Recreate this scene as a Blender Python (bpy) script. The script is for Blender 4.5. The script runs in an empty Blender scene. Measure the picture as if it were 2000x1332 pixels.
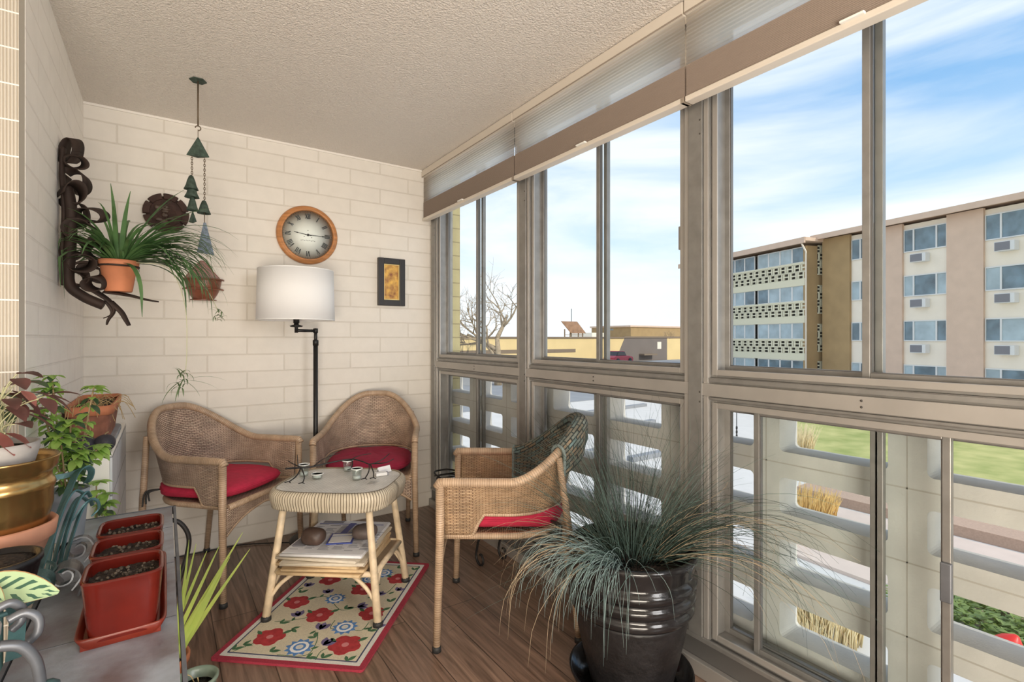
import bpy, bmesh, math, random
from mathutils import Vector, Matrix, Quaternion
R = math.radians
pi = math.pi
scene = bpy.context.scene
COL = scene.collection
rnd = random.Random(7)

# ------------------------------------------------------------------ helpers
class MB:
    def __init__(s):
        s.v = []; s.f = []; s.uv = []; s.m = []; s.sm = []
    def add(s, vs, fs, uv=None, m=0, sm=True, T=None):
        o = len(s.v)
        for p in vs:
            p = Vector(p)
            s.v.append(T @ p if T else p)
        for f in fs:
            s.f.append([i + o for i in f])
            s.uv.append([uv[i] for i in f] if uv else [(0, 0)] * len(f))
            s.m.append(m); s.sm.append(sm)
        return s
    def box(s, c, d, m=0, T=None):
        x, y, z = c; a, b, e = d[0] / 2, d[1] / 2, d[2] / 2
        vs = [(x + i * a, y + j * b, z + k * e) for i in (-1, 1) for j in (-1, 1) for k in (-1, 1)]
        fs = [(0, 1, 3, 2), (4, 6, 7, 5), (0, 4, 5, 1), (2, 3, 7, 6), (0, 2, 6, 4), (1, 5, 7, 3)]
        return s.add(vs, fs, m=m, sm=False, T=T)
    def bx(s, x0, x1, y0, y1, z0, z1, m=0, T=None):
        return s.box(((x0 + x1) / 2, (y0 + y1) / 2, (z0 + z1) / 2), (abs(x1 - x0), abs(y1 - y0), abs(z1 - z0)), m, T)
    def tube(s, path, r, n=8, m=0, T=None, closed=False, flat=None):
        P = [Vector(p) for p in path]; k = len(P)
        rr = r if isinstance(r, (list, tuple)) else [r] * k
        vs = []; uv = []; L = 0; nrm = None
        for i in range(k):
            a = P[i - 1] if (i > 0 or closed) else P[i]
            b = P[(i + 1) % k] if (i < k - 1 or closed) else P[i]
            t = (b - a).normalized() if (b - a).length > 1e-9 else Vector((0, 0, 1))
            if nrm is None:
                up = Vector((0, 0, 1)) if abs(t.z) < .9 else Vector((1, 0, 0))
                nrm = (up - t * up.dot(t)).normalized()
            else:
                nrm = nrm - t * nrm.dot(t)
                nrm = nrm.normalized() if nrm.length > 1e-6 else t.orthogonal().normalized()
            bn = t.cross(nrm)
            if i: L += (P[i] - P[i - 1]).length
            for j in range(n):
                a_ = 2 * pi * j / n
                f1, f2 = (1, 1) if not flat else flat
                vs.append(P[i] + (nrm * math.cos(a_) * f1 + bn * math.sin(a_) * f2) * rr[i]); uv.append((j / n, L))
        fs = []
        for i in range(k if closed else k - 1):
            for j in range(n):
                a = i * n + j; b = i * n + (j + 1) % n
                c = ((i + 1) % k) * n + (j + 1) % n; d = ((i + 1) % k) * n + j
                fs.append((a, b, c, d))
        if not closed:
            fs.append(tuple(range(n))[::-1]); fs.append(tuple((k - 1) * n + j for j in range(n)))
        return s.add(vs, fs, uv, m, True, T)
    def lathe(s, prof, n=32, c=(0, 0, 0), m=0, T=None, sx=1, sy=1):
        vs = []; uv = []; fs = []; L = 0
        for i, (r, z) in enumerate(prof):
            if i: L += math.hypot(r - prof[i - 1][0], z - prof[i - 1][1])
            for j in range(n):
                a = 2 * pi * j / n
                vs.append((c[0] + r * math.cos(a) * sx, c[1] + r * math.sin(a) * sy, c[2] + z)); uv.append((j / n, L))
        for i in range(len(prof) - 1):
            for j in range(n):
                fs.append((i * n + j, i * n + (j + 1) % n, (i + 1) * n + (j + 1) % n, (i + 1) * n + j))
        if prof[0][0] > 1e-6: fs.append(tuple(range(n))[::-1])
        if prof[-1][0] > 1e-6: fs.append(tuple((len(prof) - 1) * n + j for j in range(n)))
        return s.add(vs, fs, uv, m, True, T)
    def prism(s, poly, z0, z1, m=0, T=None, sm=False):
        n = len(poly)
        vs = [(x, y, z0) for x, y in poly] + [(x, y, z1) for x, y in poly]
        fs = [tuple(range(n))[::-1], tuple(range(n, 2 * n))]
        fs += [(i, (i + 1) % n, n + (i + 1) % n, n + i) for i in range(n)]
        return s.add(vs, fs, [(x, y) for x, y in poly] * 2, m, sm, T)
    def grid(s, fn, nu, nv, m=0, T=None, us=1, vs_=1, closed=False):
        vs = []; uv = []; fs = []
        for i in range(nu + (0 if closed else 1)):
            for j in range(nv + 1):
                u, v = i / nu, j / nv
                vs.append(fn(u, v)); uv.append((u * us, v * vs_))
        cnt = nu if closed else nu + 1
        for i in range(nu):
            for j in range(nv):
                a = i * (nv + 1) + j; b = ((i + 1) % cnt) * (nv + 1) + j
                fs.append((a, b, b + 1, a + 1))
        return s.add(vs, fs, uv, m, True, T)
    def strip(s, pts, ws, side, m=0, T=None, fold=0.0):
        vs = []; uv = []; n = len(pts)
        for i, (p, w) in enumerate(zip(pts, ws)):
            p = Vector(p); sd = Vector(side[i] if isinstance(side, list) else side)
            if fold:
                vs += [p + sd * w / 2 + Vector((0, 0, fold * w)), p, p - sd * w / 2 + Vector((0, 0, fold * w))]
                uv += [(0, i / n), (.5, i / n), (1, i / n)]
            else:
                vs += [p + sd * w / 2, p - sd * w / 2]; uv += [(0, i / n), (1, i / n)]
        k = 3 if fold else 2; fs = []
        for i in range(n - 1):
            for j in range(k - 1):
                a = i * k + j; fs.append((a, a + 1, a + k + 1, a + k))
        return s.add(vs, fs, uv, m, True, T)
    def blob(s, c, r, n=16, m=0, T=None, wob=0, seed=0, e=1.0):
        rg = random.Random(seed); ph = [rg.uniform(0, 6) for _ in range(6)]
        def pw(x): return math.copysign(abs(x) ** e, x)
        def fn(u, v):
            a = 2 * pi * u; b = pi * (v - .5)
            k = 1 + wob * (math.sin(2 * a + ph[0]) * math.cos(b) + .6 * math.sin(3 * a + ph[1] + 2 * b) * math.cos(b) + .5 * math.sin(2 * b + ph[2]))
            return (c[0] + r[0] * k * pw(math.cos(a)) * pw(math.cos(b)), c[1] + r[1] * k * pw(math.sin(a)) * pw(math.cos(b)), c[2] + r[2] * k * pw(math.sin(b)))
        return s.grid(fn, n * 2, n, m=m, T=T, closed=True)

def obj(name, mb, mats, parent=None, bevel=0, solid=0, fix=True, smooth=True):
    me = bpy.data.meshes.new(name)
    me.from_pydata([tuple(v) for v in mb.v], [], mb.f)
    uvl = me.uv_layers.new(name='UVMap')
    k = 0
    for uvs in mb.uv:
        for c in uvs:
            uvl.data[k].uv = c; k += 1
    for p, m, sm in zip(me.polygons, mb.m, mb.sm):
        p.material_index = m; p.use_smooth = sm and smooth
    for m in (mats if isinstance(mats, (list, tuple)) else [mats]):
        me.materials.append(m)
    if fix:
        b = bmesh.new(); b.from_mesh(me); bmesh.ops.recalc_face_normals(b, faces=b.faces); b.to_mesh(me); b.free()
    me.validate(); me.update()
    o = bpy.data.objects.new(name, me); COL.objects.link(o)
    if parent: o.parent = parent
    if solid:
        md = o.modifiers.new('s', 'SOLIDIFY'); md.thickness = solid; md.offset = 0
    if bevel:
        md = o.modifiers.new('b', 'BEVEL'); md.width = bevel; md.segments = 2; md.limit_method = 'ANGLE'
    return o

def thing(name, label, cat, loc=(0, 0, 0), rz=0, group=None):
    o = bpy.data.objects.new(name, None); COL.objects.link(o)
    o.empty_display_size = .05
    o.location = loc; o.rotation_euler = (0, 0, rz)
    return tag(o, label, cat, group)
def tag(o, label=None, cat=None, group=None, kind=None):
    if label: o['label'] = label
    if cat: o['category'] = cat
    if group: o['group'] = group
    if kind: o['kind'] = kind
    return o
def struct(name, mb, mats, parent=None, **k):
    o = obj(name, mb, mats, parent, **k)
    if not parent: o['kind'] = 'structure'
    return o
def copytree(o, parent=None):
    c = o.copy(); COL.objects.link(c); c.parent = parent
    for ch in list(o.children): copytree(ch, c)
    return c
def place(o, loc, rz=0, label=None):
    o.location = loc; o.rotation_euler = (0, 0, rz)
    if label: o['label'] = label
    return o
def arc(c, r, a0, a1, n, ax=(1, 0, 0), ay=(0, 0, 1)):
    c = Vector(c); ax = Vector(ax); ay = Vector(ay)
    return [c + ax * (r * math.cos(a0 + (a1 - a0) * i / n)) + ay * (r * math.sin(a0 + (a1 - a0) * i / n)) for i in range(n + 1)]
def spiral(c, r0, r1, a0, a1, n, ax=(1, 0, 0), ay=(0, 0, 1)):
    c = Vector(c); ax = Vector(ax); ay = Vector(ay); out = []
    for i in range(n + 1):
        t = i / n; a = a0 + (a1 - a0) * t; r = r0 + (r1 - r0) * t
        out.append(c + ax * r * math.cos(a) + ay * r * math.sin(a))
    return out
def sstep(a, b, x):
    t = max(0, min(1, (x - a) / (b - a))); return t * t * (3 - 2 * t)
def catmull(P, n=8):
    P = [Vector(p) for p in P]; out = []
    for i in range(len(P) - 1):
        p0 = P[max(i - 1, 0)]; p1 = P[i]; p2 = P[i + 1]; p3 = P[min(i + 2, len(P) - 1)]
        for k in range(n):
            t = k / n
            out.append(.5 * ((2 * p1) + (p2 - p0) * t + (2 * p0 - 5 * p1 + 4 * p2 - p3) * t * t + (3 * p1 - p0 - 3 * p2 + p3) * t ** 3))
    out.append(P[-1]); return out

# ------------------------------------------------------------------ materials
def mat(name, base=(.8, .8, .8), rough=.6, metal=0, noise=0, nscale=30, bump=0, bscale=60, spec=None, coord='Object', stretch=(1, 1, 1), c2=None, bdist=.01):
    m = bpy.data.materials.new(name); m.use_nodes = True
    nt = m.node_tree; b = nt.nodes['Principled BSDF']
    b.inputs['Base Color'].default_value = (*base, 1); b.inputs['Roughness'].default_value = rough; b.inputs['Metallic'].default_value = metal
    if spec is not None: b.inputs['Specular IOR Level'].default_value = spec
    if noise or bump or c2:
        tc = nt.nodes.new('ShaderNodeTexCoord'); mp = nt.nodes.new('ShaderNodeMapping'); mp.inputs['Scale'].default_value = stretch
        nt.links.new(tc.outputs[coord], mp.inputs['Vector'])
        if noise or c2:
            n = nt.nodes.new('ShaderNodeTexNoise'); n.inputs['Scale'].default_value = nscale; n.inputs['Detail'].default_value = 5
            nt.links.new(mp.outputs['Vector'], n.inputs['Vector'])
            r = nt.nodes.new('ShaderNodeValToRGB'); r.color_ramp.elements[0].position = .3; r.color_ramp.elements[1].position = .7
            d = c2 if c2 else tuple(max(0, x * (1 - noise)) for x in base)
            r.color_ramp.elements[0].color = (*d, 1); r.color_ramp.elements[1].color = (*[min(1, x * (1 + (0 if c2 else noise * .6))) for x in base], 1)
            nt.links.new(n.outputs['Fac'], r.inputs['Fac']); nt.links.new(r.outputs['Color'], b.inputs['Base Color'])
        if bump:
            n2 = nt.nodes.new('ShaderNodeTexNoise'); n2.inputs['Scale'].default_value = bscale; n2.inputs['Detail'].default_value = 4
            nt.links.new(mp.outputs['Vector'], n2.inputs['Vector'])
            bp = nt.nodes.new('ShaderNodeBump'); bp.inputs['Strength'].default_value = bump; bp.inputs['Distance'].default_value = bdist
            nt.links.new(n2.outputs['Fac'], bp.inputs['Height']); nt.links.new(bp.outputs['Normal'], b.inputs['Normal'])
    return m
def nodes(m): return m.node_tree, m.node_tree.nodes['Principled BSDF']
def N(nt, t, **k):
    n = nt.nodes.new(t)
    for a, v in k.items():
        if a in n.inputs: n.inputs[a].default_value = v
        else: setattr(n, a, v)
    return n
def brick(name, c1, c2, mortar, w, h, ms, axes, rough=.7, bump=.5, dist=.004, noise=.06, coord='Object', off=.5, msm=.3, spec=None):
    """block / plank / weave pattern; axes picks which coordinates run along and up"""
    m = mat(name, c1, rough, spec=spec); nt, b = nodes(m)
    tc = N(nt, 'ShaderNodeTexCoord'); sp = N(nt, 'ShaderNodeSeparateXYZ'); cb = N(nt, 'ShaderNodeCombineXYZ')
    nt.links.new(tc.outputs[coord], sp.inputs[0])
    nt.links.new(sp.outputs[axes[0]], cb.inputs[0]); nt.links.new(sp.outputs[axes[1]], cb.inputs[1])
    bt = N(nt, 'ShaderNodeTexBrick'); bt.offset = off
    bt.inputs['Color1'].default_value = (*c1, 1); bt.inputs['Color2'].default_value = (*c2, 1); bt.inputs['Mortar'].default_value = (*mortar, 1)
    bt.inputs['Scale'].default_value = 1; bt.inputs['Mortar Size'].default_value = ms; bt.inputs['Mortar Smooth'].default_value = msm
    bt.inputs['Brick Width'].default_value = w; bt.inputs['Row Height'].default_value = h
    nt.links.new(cb.outputs[0], bt.inputs['Vector'])
    nz = N(nt, 'ShaderNodeTexNoise'); nz.inputs['Scale'].default_value = 14; nz.inputs['Detail'].default_value = 6
    nt.links.new(tc.outputs['Object'], nz.inputs['Vector'])
    mx = N(nt, 'ShaderNodeMix', data_type='RGBA', blend_type='MULTIPLY'); mx.inputs[0].default_value = 1
    rp = N(nt, 'ShaderNodeValToRGB'); rp.color_ramp.elements[0].position = .3; rp.color_ramp.elements[1].position = .75
    rp.color_ramp.elements[0].color = (1 - noise * 2,) * 3 + (1,)
    nt.links.new(nz.outputs['Fac'], rp.inputs['Fac'])
    nt.links.new(bt.outputs['Color'], mx.inputs[6]); nt.links.new(rp.outputs['Color'], mx.inputs[7])
    nt.links.new(mx.outputs[2], b.inputs['Base Color'])
    iv = N(nt, 'ShaderNodeMath', operation='MULTIPLY_ADD'); iv.inputs[1].default_value = -1; iv.inputs[2].default_value = 1
    nt.links.new(bt.outputs['Fac'], iv.inputs[0])
    n2 = N(nt, 'ShaderNodeTexNoise'); n2.inputs['Scale'].default_value = 90; n2.inputs['Detail'].default_value = 4
    nt.links.new(tc.outputs['Object'], n2.inputs['Vector'])
    ad = N(nt, 'ShaderNodeMath', operation='MULTIPLY_ADD'); ad.inputs[1].default_value = .22
    nt.links.new(n2.outputs['Fac'], ad.inputs[0]); nt.links.new(iv.outputs[0], ad.inputs[2])
    bp = N(nt, 'ShaderNodeBump'); bp.inputs['Strength'].default_value = bump; bp.inputs['Distance'].default_value = dist
    nt.links.new(ad.outputs[0], bp.inputs['Height']); nt.links.new(bp.outputs['Normal'], b.inputs['Normal'])
    return m

M = {}
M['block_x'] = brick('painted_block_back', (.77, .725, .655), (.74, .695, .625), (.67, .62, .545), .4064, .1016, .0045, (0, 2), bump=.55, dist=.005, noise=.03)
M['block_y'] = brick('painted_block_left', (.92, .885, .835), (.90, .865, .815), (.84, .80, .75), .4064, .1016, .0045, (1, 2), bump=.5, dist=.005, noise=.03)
M['plain_wall'] = mat('painted_plain', (.8, .76, .7), .8)
def ribbed():
    m = mat('scored_block', (.78, .73, .65), .8); nt, b = nodes(m)
    tc = N(nt, 'ShaderNodeTexCoord'); w = N(nt, 'ShaderNodeTexWave', bands_direction='X'); w.inputs['Scale'].default_value = 44
    nt.links.new(tc.outputs['Object'], w.inputs['Vector'])
    r = N(nt, 'ShaderNodeValToRGB'); r.color_ramp.elements[0].color = (.36, .31, .24, 1); r.color_ramp.elements[1].color = (.58, .53, .45, 1); r.color_ramp.elements[1].position = .45
    nt.links.new(w.outputs['Fac'], r.inputs['Fac']); nt.links.new(r.outputs['Color'], b.inputs['Base Color'])
    bp = N(nt, 'ShaderNodeBump'); bp.inputs['Strength'].default_value = .8; bp.inputs['Distance'].default_value = .003
    nt.links.new(w.outputs['Fac'], bp.inputs['Height']); nt.links.new(bp.outputs['Normal'], b.inputs['Normal'])
    return m
M['ribbed'] = ribbed()
M['ceil'] = mat('popcorn_ceiling', (.80, .745, .68), .95, noise=.05, nscale=110, bump=1.0, bscale=130, bdist=.012)
def woodfloor():
    m = brick('wood_planks', (.215, .138, .10), (.29, .195, .145), (.06, .038, .028), 1.25, .17, .0022, (1, 0), rough=.3, bump=.12, dist=.002, noise=.0, off=.37, spec=.55)
    nt, b = nodes(m)
    tc = N(nt, 'ShaderNodeTexCoord'); mp = N(nt, 'ShaderNodeMapping'); mp.inputs['Scale'].default_value = (26, 1.6, 1)
    nt.links.new(tc.outputs['Object'], mp.inputs['Vector'])
    n = N(nt, 'ShaderNodeTexNoise'); n.inputs['Scale'].default_value = 1.6; n.inputs['Detail'].default_value = 8; n.inputs['Distortion'].default_value = 1.2
    nt.links.new(mp.outputs['Vector'], n.inputs['Vector'])
    r = N(nt, 'ShaderNodeValToRGB'); r.color_ramp.elements[0].position = .32; r.color_ramp.elements[1].position = .7
    r.color_ramp.elements[0].color = (.5, .47, .45, 1); r.color_ramp.elements[1].color = (1.25, 1.22, 1.2, 1)
    nt.links.new(n.outputs['Fac'], r.inputs['Fac'])
    old = b.inputs['Base Color'].links[0].from_socket
    mx = N(nt, 'ShaderNodeMix', data_type='RGBA', blend_type='MULTIPLY'); mx.inputs[0].default_value = 1
    nt.links.new(old, mx.inputs[6]); nt.links.new(r.outputs['Color'], mx.inputs[7]); nt.links.new(mx.outputs[2], b.inputs['Base Color'])
    return m
M['floor'] = woodfloor()
M['alu'] = mat('brushed_aluminium', (.275, .268, .255), .36, .5, noise=.14, nscale=5, stretch=(4, 4, 4))
M['alu_dark'] = mat('dark_aluminium', (.16, .155, .15), .42, .5)
M['alu_light'] = mat('light_aluminium', (.40, .38, .355), .35, .45, noise=.1, nscale=6)
M['screw'] = mat('screw_dark', (.06, .055, .05), .5, .4)
def glassmat(name, tint=(.96, .98, .98), gl=.045, rough=.02):
    m = bpy.data.materials.new(name); m.use_nodes = True; nt = m.node_tree; nt.nodes.clear()
    o = nt.nodes.new('ShaderNodeOutputMaterial'); t = N(nt, 'ShaderNodeBsdfTransparent'); t.inputs[0].default_value = (*tint, 1)
    g = N(nt, 'ShaderNodeBsdfGlossy'); g.inputs['Roughness'].default_value = rough
    lw = N(nt, 'ShaderNodeLayerWeight'); lw.inputs['Blend'].default_value = .5
    pw_ = N(nt, 'ShaderNodeMath', operation='POWER'); pw_.inputs[1].default_value = 5; nt.links.new(lw.outputs['Facing'], pw_.inputs[0])
    sc_ = N(nt, 'ShaderNodeMath', operation='MULTIPLY_ADD'); sc_.inputs[1].default_value = .35; sc_.inputs[2].default_value = gl
    mx = N(nt, 'ShaderNodeMixShader')
    nt.links.new(pw_.outputs[0], sc_.inputs[0]); nt.links.new(sc_.outputs[0], mx.inputs[0])
    nt.links.new(t.outputs[0], mx.inputs[1]); nt.links.new(g.outputs[0], mx.inputs[2]); nt.links.new(mx.outputs[0], o.inputs[0])
    return m
M['pane'] = glassmat('window_glass', (.97, .985, .985), .01)
M['glass'] = glassmat('cup_glass', (.93, .96, .95), .12)
def shade(name, base, trans, mixf, sheer=0):
    m = bpy.data.materials.new(name); m.use_nodes = True; nt = m.node_tree; nt.nodes.clear()
    o = nt.nodes.new('ShaderNodeOutputMaterial'); d = N(nt, 'ShaderNodeBsdfDiffuse'); d.inputs[0].default_value = (*base, 1)
    t = N(nt, 'ShaderNodeBsdfTranslucent'); t.inputs[0].default_value = (*trans, 1)
    mx = N(nt, 'ShaderNodeMixShader'); mx.inputs[0].default_value = mixf
    nt.links.new(d.outputs[0], mx.inputs[1]); nt.links.new(t.outputs[0], mx.inputs[2])
    tp_ = N(nt, 'ShaderNodeBsdfTransparent'); m2 = N(nt, 'ShaderNodeMixShader'); m2.inputs[0].default_value = sheer
    nt.links.new(mx.outputs[0], m2.inputs[1]); nt.links.new(tp_.outputs[0], m2.inputs[2]); nt.links.new(m2.outputs[0], o.inputs[0])
    return m
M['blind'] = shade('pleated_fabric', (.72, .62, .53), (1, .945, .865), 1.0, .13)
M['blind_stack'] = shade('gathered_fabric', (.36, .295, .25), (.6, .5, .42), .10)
M['rail'] = mat('cream_rail', (.68, .62, .54), .5)
M['rail_dk'] = mat('dark_rail', (.30, .25, .2), .6)  # darker brown for the head rail lip and the end caps
M['white_tab'] = mat('white_tab', (.85, .84, .8), .4)
M['wicker'] = brick('tan_wicker', (.72, .55, .415), (.60, .435, .32), (.22, .135, .095), .026, .0085, .0019, (0, 1), rough=.55, bump=.9, dist=.004, noise=.22, coord='UV', msm=.6)
M['wicker_lt'] = brick('pale_wicker', (.66, .56, .40), (.57, .47, .33), (.30, .22, .14), .02, .006, .0011, (0, 1), rough=.5, bump=.8, dist=.004, noise=.1, coord='UV', msm=.6)
M['wicker_top'] = brick('whitewashed_wicker', (.84, .825, .78), (.76, .745, .70), (.48, .46, .41), .018, .009, .0014, (0, 1), rough=.32, bump=.5, dist=.003, noise=.12, coord='UV', msm=.6)
M['wicker_rib'] = brick('bound_wicker_edge', (.68, .60, .46), (.60, .52, .39), (.30, .24, .16), .011, .4, .0018, (0, 1), rough=.45, bump=1, dist=.005, noise=.1, coord='UV', msm=.7)
M['cane'] = brick('wrapped_cane', (.60, .43, .29), (.53, .37, .24), (.30, .19, .115), 3, .009, .0011, (0, 1), rough=.45, bump=.5, dist=.002, noise=.18, coord='UV', msm=.7)
M['cane_lt'] = mat('pale_cane', (.70, .56, .38), .45, noise=.25, nscale=24)
M['wicker3'] = brick('warm_wicker', (.66, .46, .28), (.55, .36, .20), (.22, .12, .065), .026, .0085, .0019, (0, 1), rough=.55, bump=.9, dist=.004, noise=.22, coord='UV', msm=.6)
M['rubber'] = mat('black_rubber', (.02, .02, .02), .6)
M['red'] = mat('red_cotton', (.47, .017, .055), .85, noise=.12, nscale=40, bump=.3, bscale=300, bdist=.002)
M['red2'] = mat('wine_cotton', (.30, .012, .045), .85, noise=.12, nscale=40, bump=.3, bscale=300, bdist=.002)
M['black'] = mat('black_metal', (.018, .017, .017), .45, .3)
M['iron'] = mat('black_iron', (.022, .02, .02), .5, .4)
M['rust'] = mat('dark_rusted_iron', (.035, .019, .013), .75, .2, noise=.4, nscale=18)
M['patina'] = mat('green_patina_iron', (.075, .165, .175), .45, .35, noise=.35, nscale=16, bump=.2, bscale=50)
M['gunmetal'] = mat('grey_iron', (.17, .18, .20), .4, .5, noise=.25, nscale=14)
M['lampshade'] = shade('white_lampshade', (.95, .95, .95), (.95, .94, .92), .2)
M['oak'] = mat('honey_oak', (.50, .215, .075), .4, noise=.3, nscale=8, stretch=(1, 1, 9))
M['dial'] = mat('clock_dial', (.93, .93, .87), .5)
M['ink'] = mat('dark_ink', (.03, .03, .028), .5)
M['greyink'] = mat('grey_ink', (.35, .35, .33), .5)
M['frame_blk'] = mat('black_wood', (.025, .022, .022), .4)
M['goldart'] = mat('gold_artwork', (.82, .50, .10), .45, noise=.0, nscale=26, c2=(.22, .07, .03))
M['goldmat'] = mat('gold_border', (.75, .58, .25), .35, .4)
M['plaque'] = mat('brown_stoneware', (.045, .020, .014), .8, noise=.4, nscale=25, bump=.4, bscale=40)
M['plaque_lt'] = mat('grey_stoneware', (.09, .06, .045), .45, noise=.4, nscale=35)
M['pocket'] = mat('russet_ceramic', (.20, .065, .035), .38, noise=.3, nscale=20)
M['verdi'] = mat('verdigris_bronze', (.055, .085, .065), .75, .2, noise=.5, nscale=60, bump=.3)
M['sail'] = mat('blue_grey_sail', (.14, .18, .23), .6, .2, noise=.5, nscale=90)
M['chain'] = mat('bronze_chain', (.16, .12, .08), .5, .5)
M['terra'] = mat('terracotta', (.55, .20, .095), .75, noise=.18, nscale=12)
M['terra2'] = mat('pale_terracotta', (.56, .27, .17), .75, noise=.2, nscale=9)
M['terra_d'] = mat('aged_terracotta', (.30, .12, .075), .8, noise=.35, nscale=22)
M['soil'] = mat('potting_soil', (.05, .032, .022), .95, nscale=130, c2=(.006, .004, .003), bump=1, bscale=120, bdist=.02)
M['soil_dry'] = mat('dry_potting_soil', (.30, .24, .18), .95, nscale=120, c2=(.02, .014, .01), bump=1, bscale=110, bdist=.02)
M['redglaze'] = mat('red_glaze', (.115, .010, .006), .17, noise=.35, nscale=7)
M['redsaucer'] = mat('orange_red_glaze', (.19, .022, .010), .3, noise=.25, nscale=9)
M['slate'] = mat('slate_top', (.38, .43, .49), .33, nscale=8, c2=(.15, .12, .125), bump=.25, bscale=20)
M['slate_edge'] = mat('slate_edge', (.13, .14, .16), .5, noise=.3, nscale=14)
M['brass'] = mat('aged_brass', (.46, .29, .11), .24, .9, noise=.35, nscale=7)
M['whitepot'] = mat('chalky_pot', (.38, .36, .345), .7, noise=.2, nscale=14)
M['greypot'] = mat('blue_grey_pot', (.33, .36, .40), .6, noise=.2, nscale=10)
M['greenpot'] = mat('celadon_glaze', (.20, .26, .20), .3, noise=.2, nscale=8)
M['blackglaze'] = mat('black_glaze', (.014, .013, .014), .13, noise=.5, nscale=12, bump=.15, bscale=14)
M['blackmatte'] = mat('dark_clay', (.012, .011, .012), .45, noise=.5, nscale=16, bump=.3, bscale=40)
M['cabinet'] = mat('cream_laminate', (.90, .88, .82), .55)
M['tile'] = brick('pale_stone_tile', (.80, .83, .87), (.72, .75, .79), (.30, .31, .34), .30, .15, .004, (1, 2), rough=.35, bump=.2, dist=.003, noise=.06)
M['gourd'] = mat('dusky_gourd', (.035, .032, .045), .55, noise=.4, nscale=30, bump=.3, bscale=60)
def leafmat(name, a, b_, tr=.25, scale=14):
    m = mat(name, a, .45, c2=b_, nscale=scale); nt, b = nodes(m)
    o = [n for n in nt.nodes if n.type == 'OUTPUT_MATERIAL'][0]
    t = N(nt, 'ShaderNodeBsdfTranslucent'); t.inputs[0].default_value = (*[min(1, x * 1.5) for x in a], 1)
    mx = N(nt, 'ShaderNodeMixShader'); mx.inputs[0].default_value = tr
    nt.links.new(b.outputs[0], mx.inputs[1]); nt.links.new(t.outputs[0], mx.inputs[2]); nt.links.new(mx.outputs[0], o.inputs[0])
    return m
M['spider'] = leafmat('spider_leaf', (.11, .22, .075), (.035, .085, .03))
M['spider_lt'] = leafmat('plantlet_leaf', (.19, .27, .13), (.08, .13, .06))
M['runner'] = mat('pale_runner', (.50, .50, .30), .6)
M['basil'] = leafmat('basil_leaf', (.42, .60, .16), (.21, .38, .08), .35, 25)
M['basil_dk'] = leafmat('deep_green_leaf', (.085, .15, .07), (.03, .06, .035), .2, 20)
M['maroon'] = leafmat('maroon_leaf', (.15, .055, .05), (.05, .03, .025), .25, 20)
M['pinkleaf'] = leafmat('pink_leaf', (.42, .15, .13), (.25, .10, .08), .25, 20)
M['twig'] = mat('dry_twig', (.34, .24, .13), .8)
M['dry'] = mat('dried_stem', (.50, .36, .17), .85)
M['yucca'] = leafmat('yellow_green_blade', (.50, .58, .15), (.30, .42, .12), .3, 9)
M['fescue'] = leafmat('blue_fescue', (.20, .30, .27), (.07, .12, .10), .2, 8)
M['fescue_lt'] = leafmat('pale_fescue', (.36, .47, .46), (.20, .29, .29), .2, 8)
M['fescue_dry'] = mat('straw_blade', (.42, .33, .22), .7)
M['fescue_dk'] = leafmat('dark_fescue', (.055, .085, .065), (.025, .04, .03), .15, 8)
def prayer():
    m = mat('prayer_leaf', (.42, .58, .33), .4); nt, b = nodes(m)
    tc = N(nt, 'ShaderNodeTexCoord'); sp = N(nt, 'ShaderNodeSeparateXYZ'); nt.links.new(tc.outputs['UV'], sp.inputs[0])
    def mth(op, a, b2=None):
        n = N(nt, 'ShaderNodeMath', operation=op)
        for i, x in enumerate((a, b2)):
            if x is None: continue
            if isinstance(x, (int, float)): n.inputs[i].default_value = x
            else: nt.links.new(x, n.inputs[i])
        return n.outputs[0]
    c = mth('ABSOLUTE', mth('SUBTRACT', sp.outputs[0], .5))
    w = mth('SINE', mth('MULTIPLY', mth('SUBTRACT', sp.outputs[1], mth('MULTIPLY', c, .45)), 46))
    band = mth('MULTIPLY', mth('GREATER_THAN', w, .25), mth('MULTIPLY', mth('GREATER_THAN', c, .07), mth('LESS_THAN', c, .36)))
    mx = N(nt, 'ShaderNodeMix', data_type='RGBA'); mx.inputs[6].default_value = (.43, .58, .34, 1); mx.inputs[7].default_value = (.05, .13, .085, 1)
    nt.links.new(band, mx.inputs[0])
    m2 = N(nt, 'ShaderNodeMix', data_type='RGBA'); m2.inputs[7].default_value = (.36, .20, .09, 1)
    nt.links.new(mth('GREATER_THAN', c, .475), m2.inputs[0]); nt.links.new(mx.outputs[2], m2.inputs[6]); nt.links.new(m2.outputs[2], b.inputs['Base Color'])
    return m
M['prayer'] = prayer()
M['blanket'] = brick('knit_blanket', (.16, .25, .25), (.31, .235, .155), (.05, .065, .065), .040, .016, .003, (0, 1), rough=.95, bump=1, dist=.006, noise=.3, coord='UV', msm=.7)
M['blanket_edge'] = mat('pale_knit_edge', (.22, .27, .26), .95, noise=.4, nscale=120, bump=.6, bscale=200)
M['paper'] = mat('newsprint', (.66, .58, .46), .9, noise=.1, nscale=30)
M['paper_w'] = mat('newsprint_white', (.78, .78, .80), .8, noise=.05, nscale=30)
M['paper_y'] = mat('yellowed_newsprint', (.68, .50, .29), .9, noise=.15, nscale=24)
M['print'] = mat('printed_lines', (.25, .25, .28), .9)
M['bluecard'] = mat('blue_print', (.05, .08, .33), .4)
M['stone'] = mat('brown_stone', (.075, .045, .034), .5, noise=.35, nscale=25, bump=.15, bscale=30)
M['stone2'] = mat('grey_brown_stone', (.115, .085, .075), .6, noise=.3, nscale=22, bump=.15, bscale=30)
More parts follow.
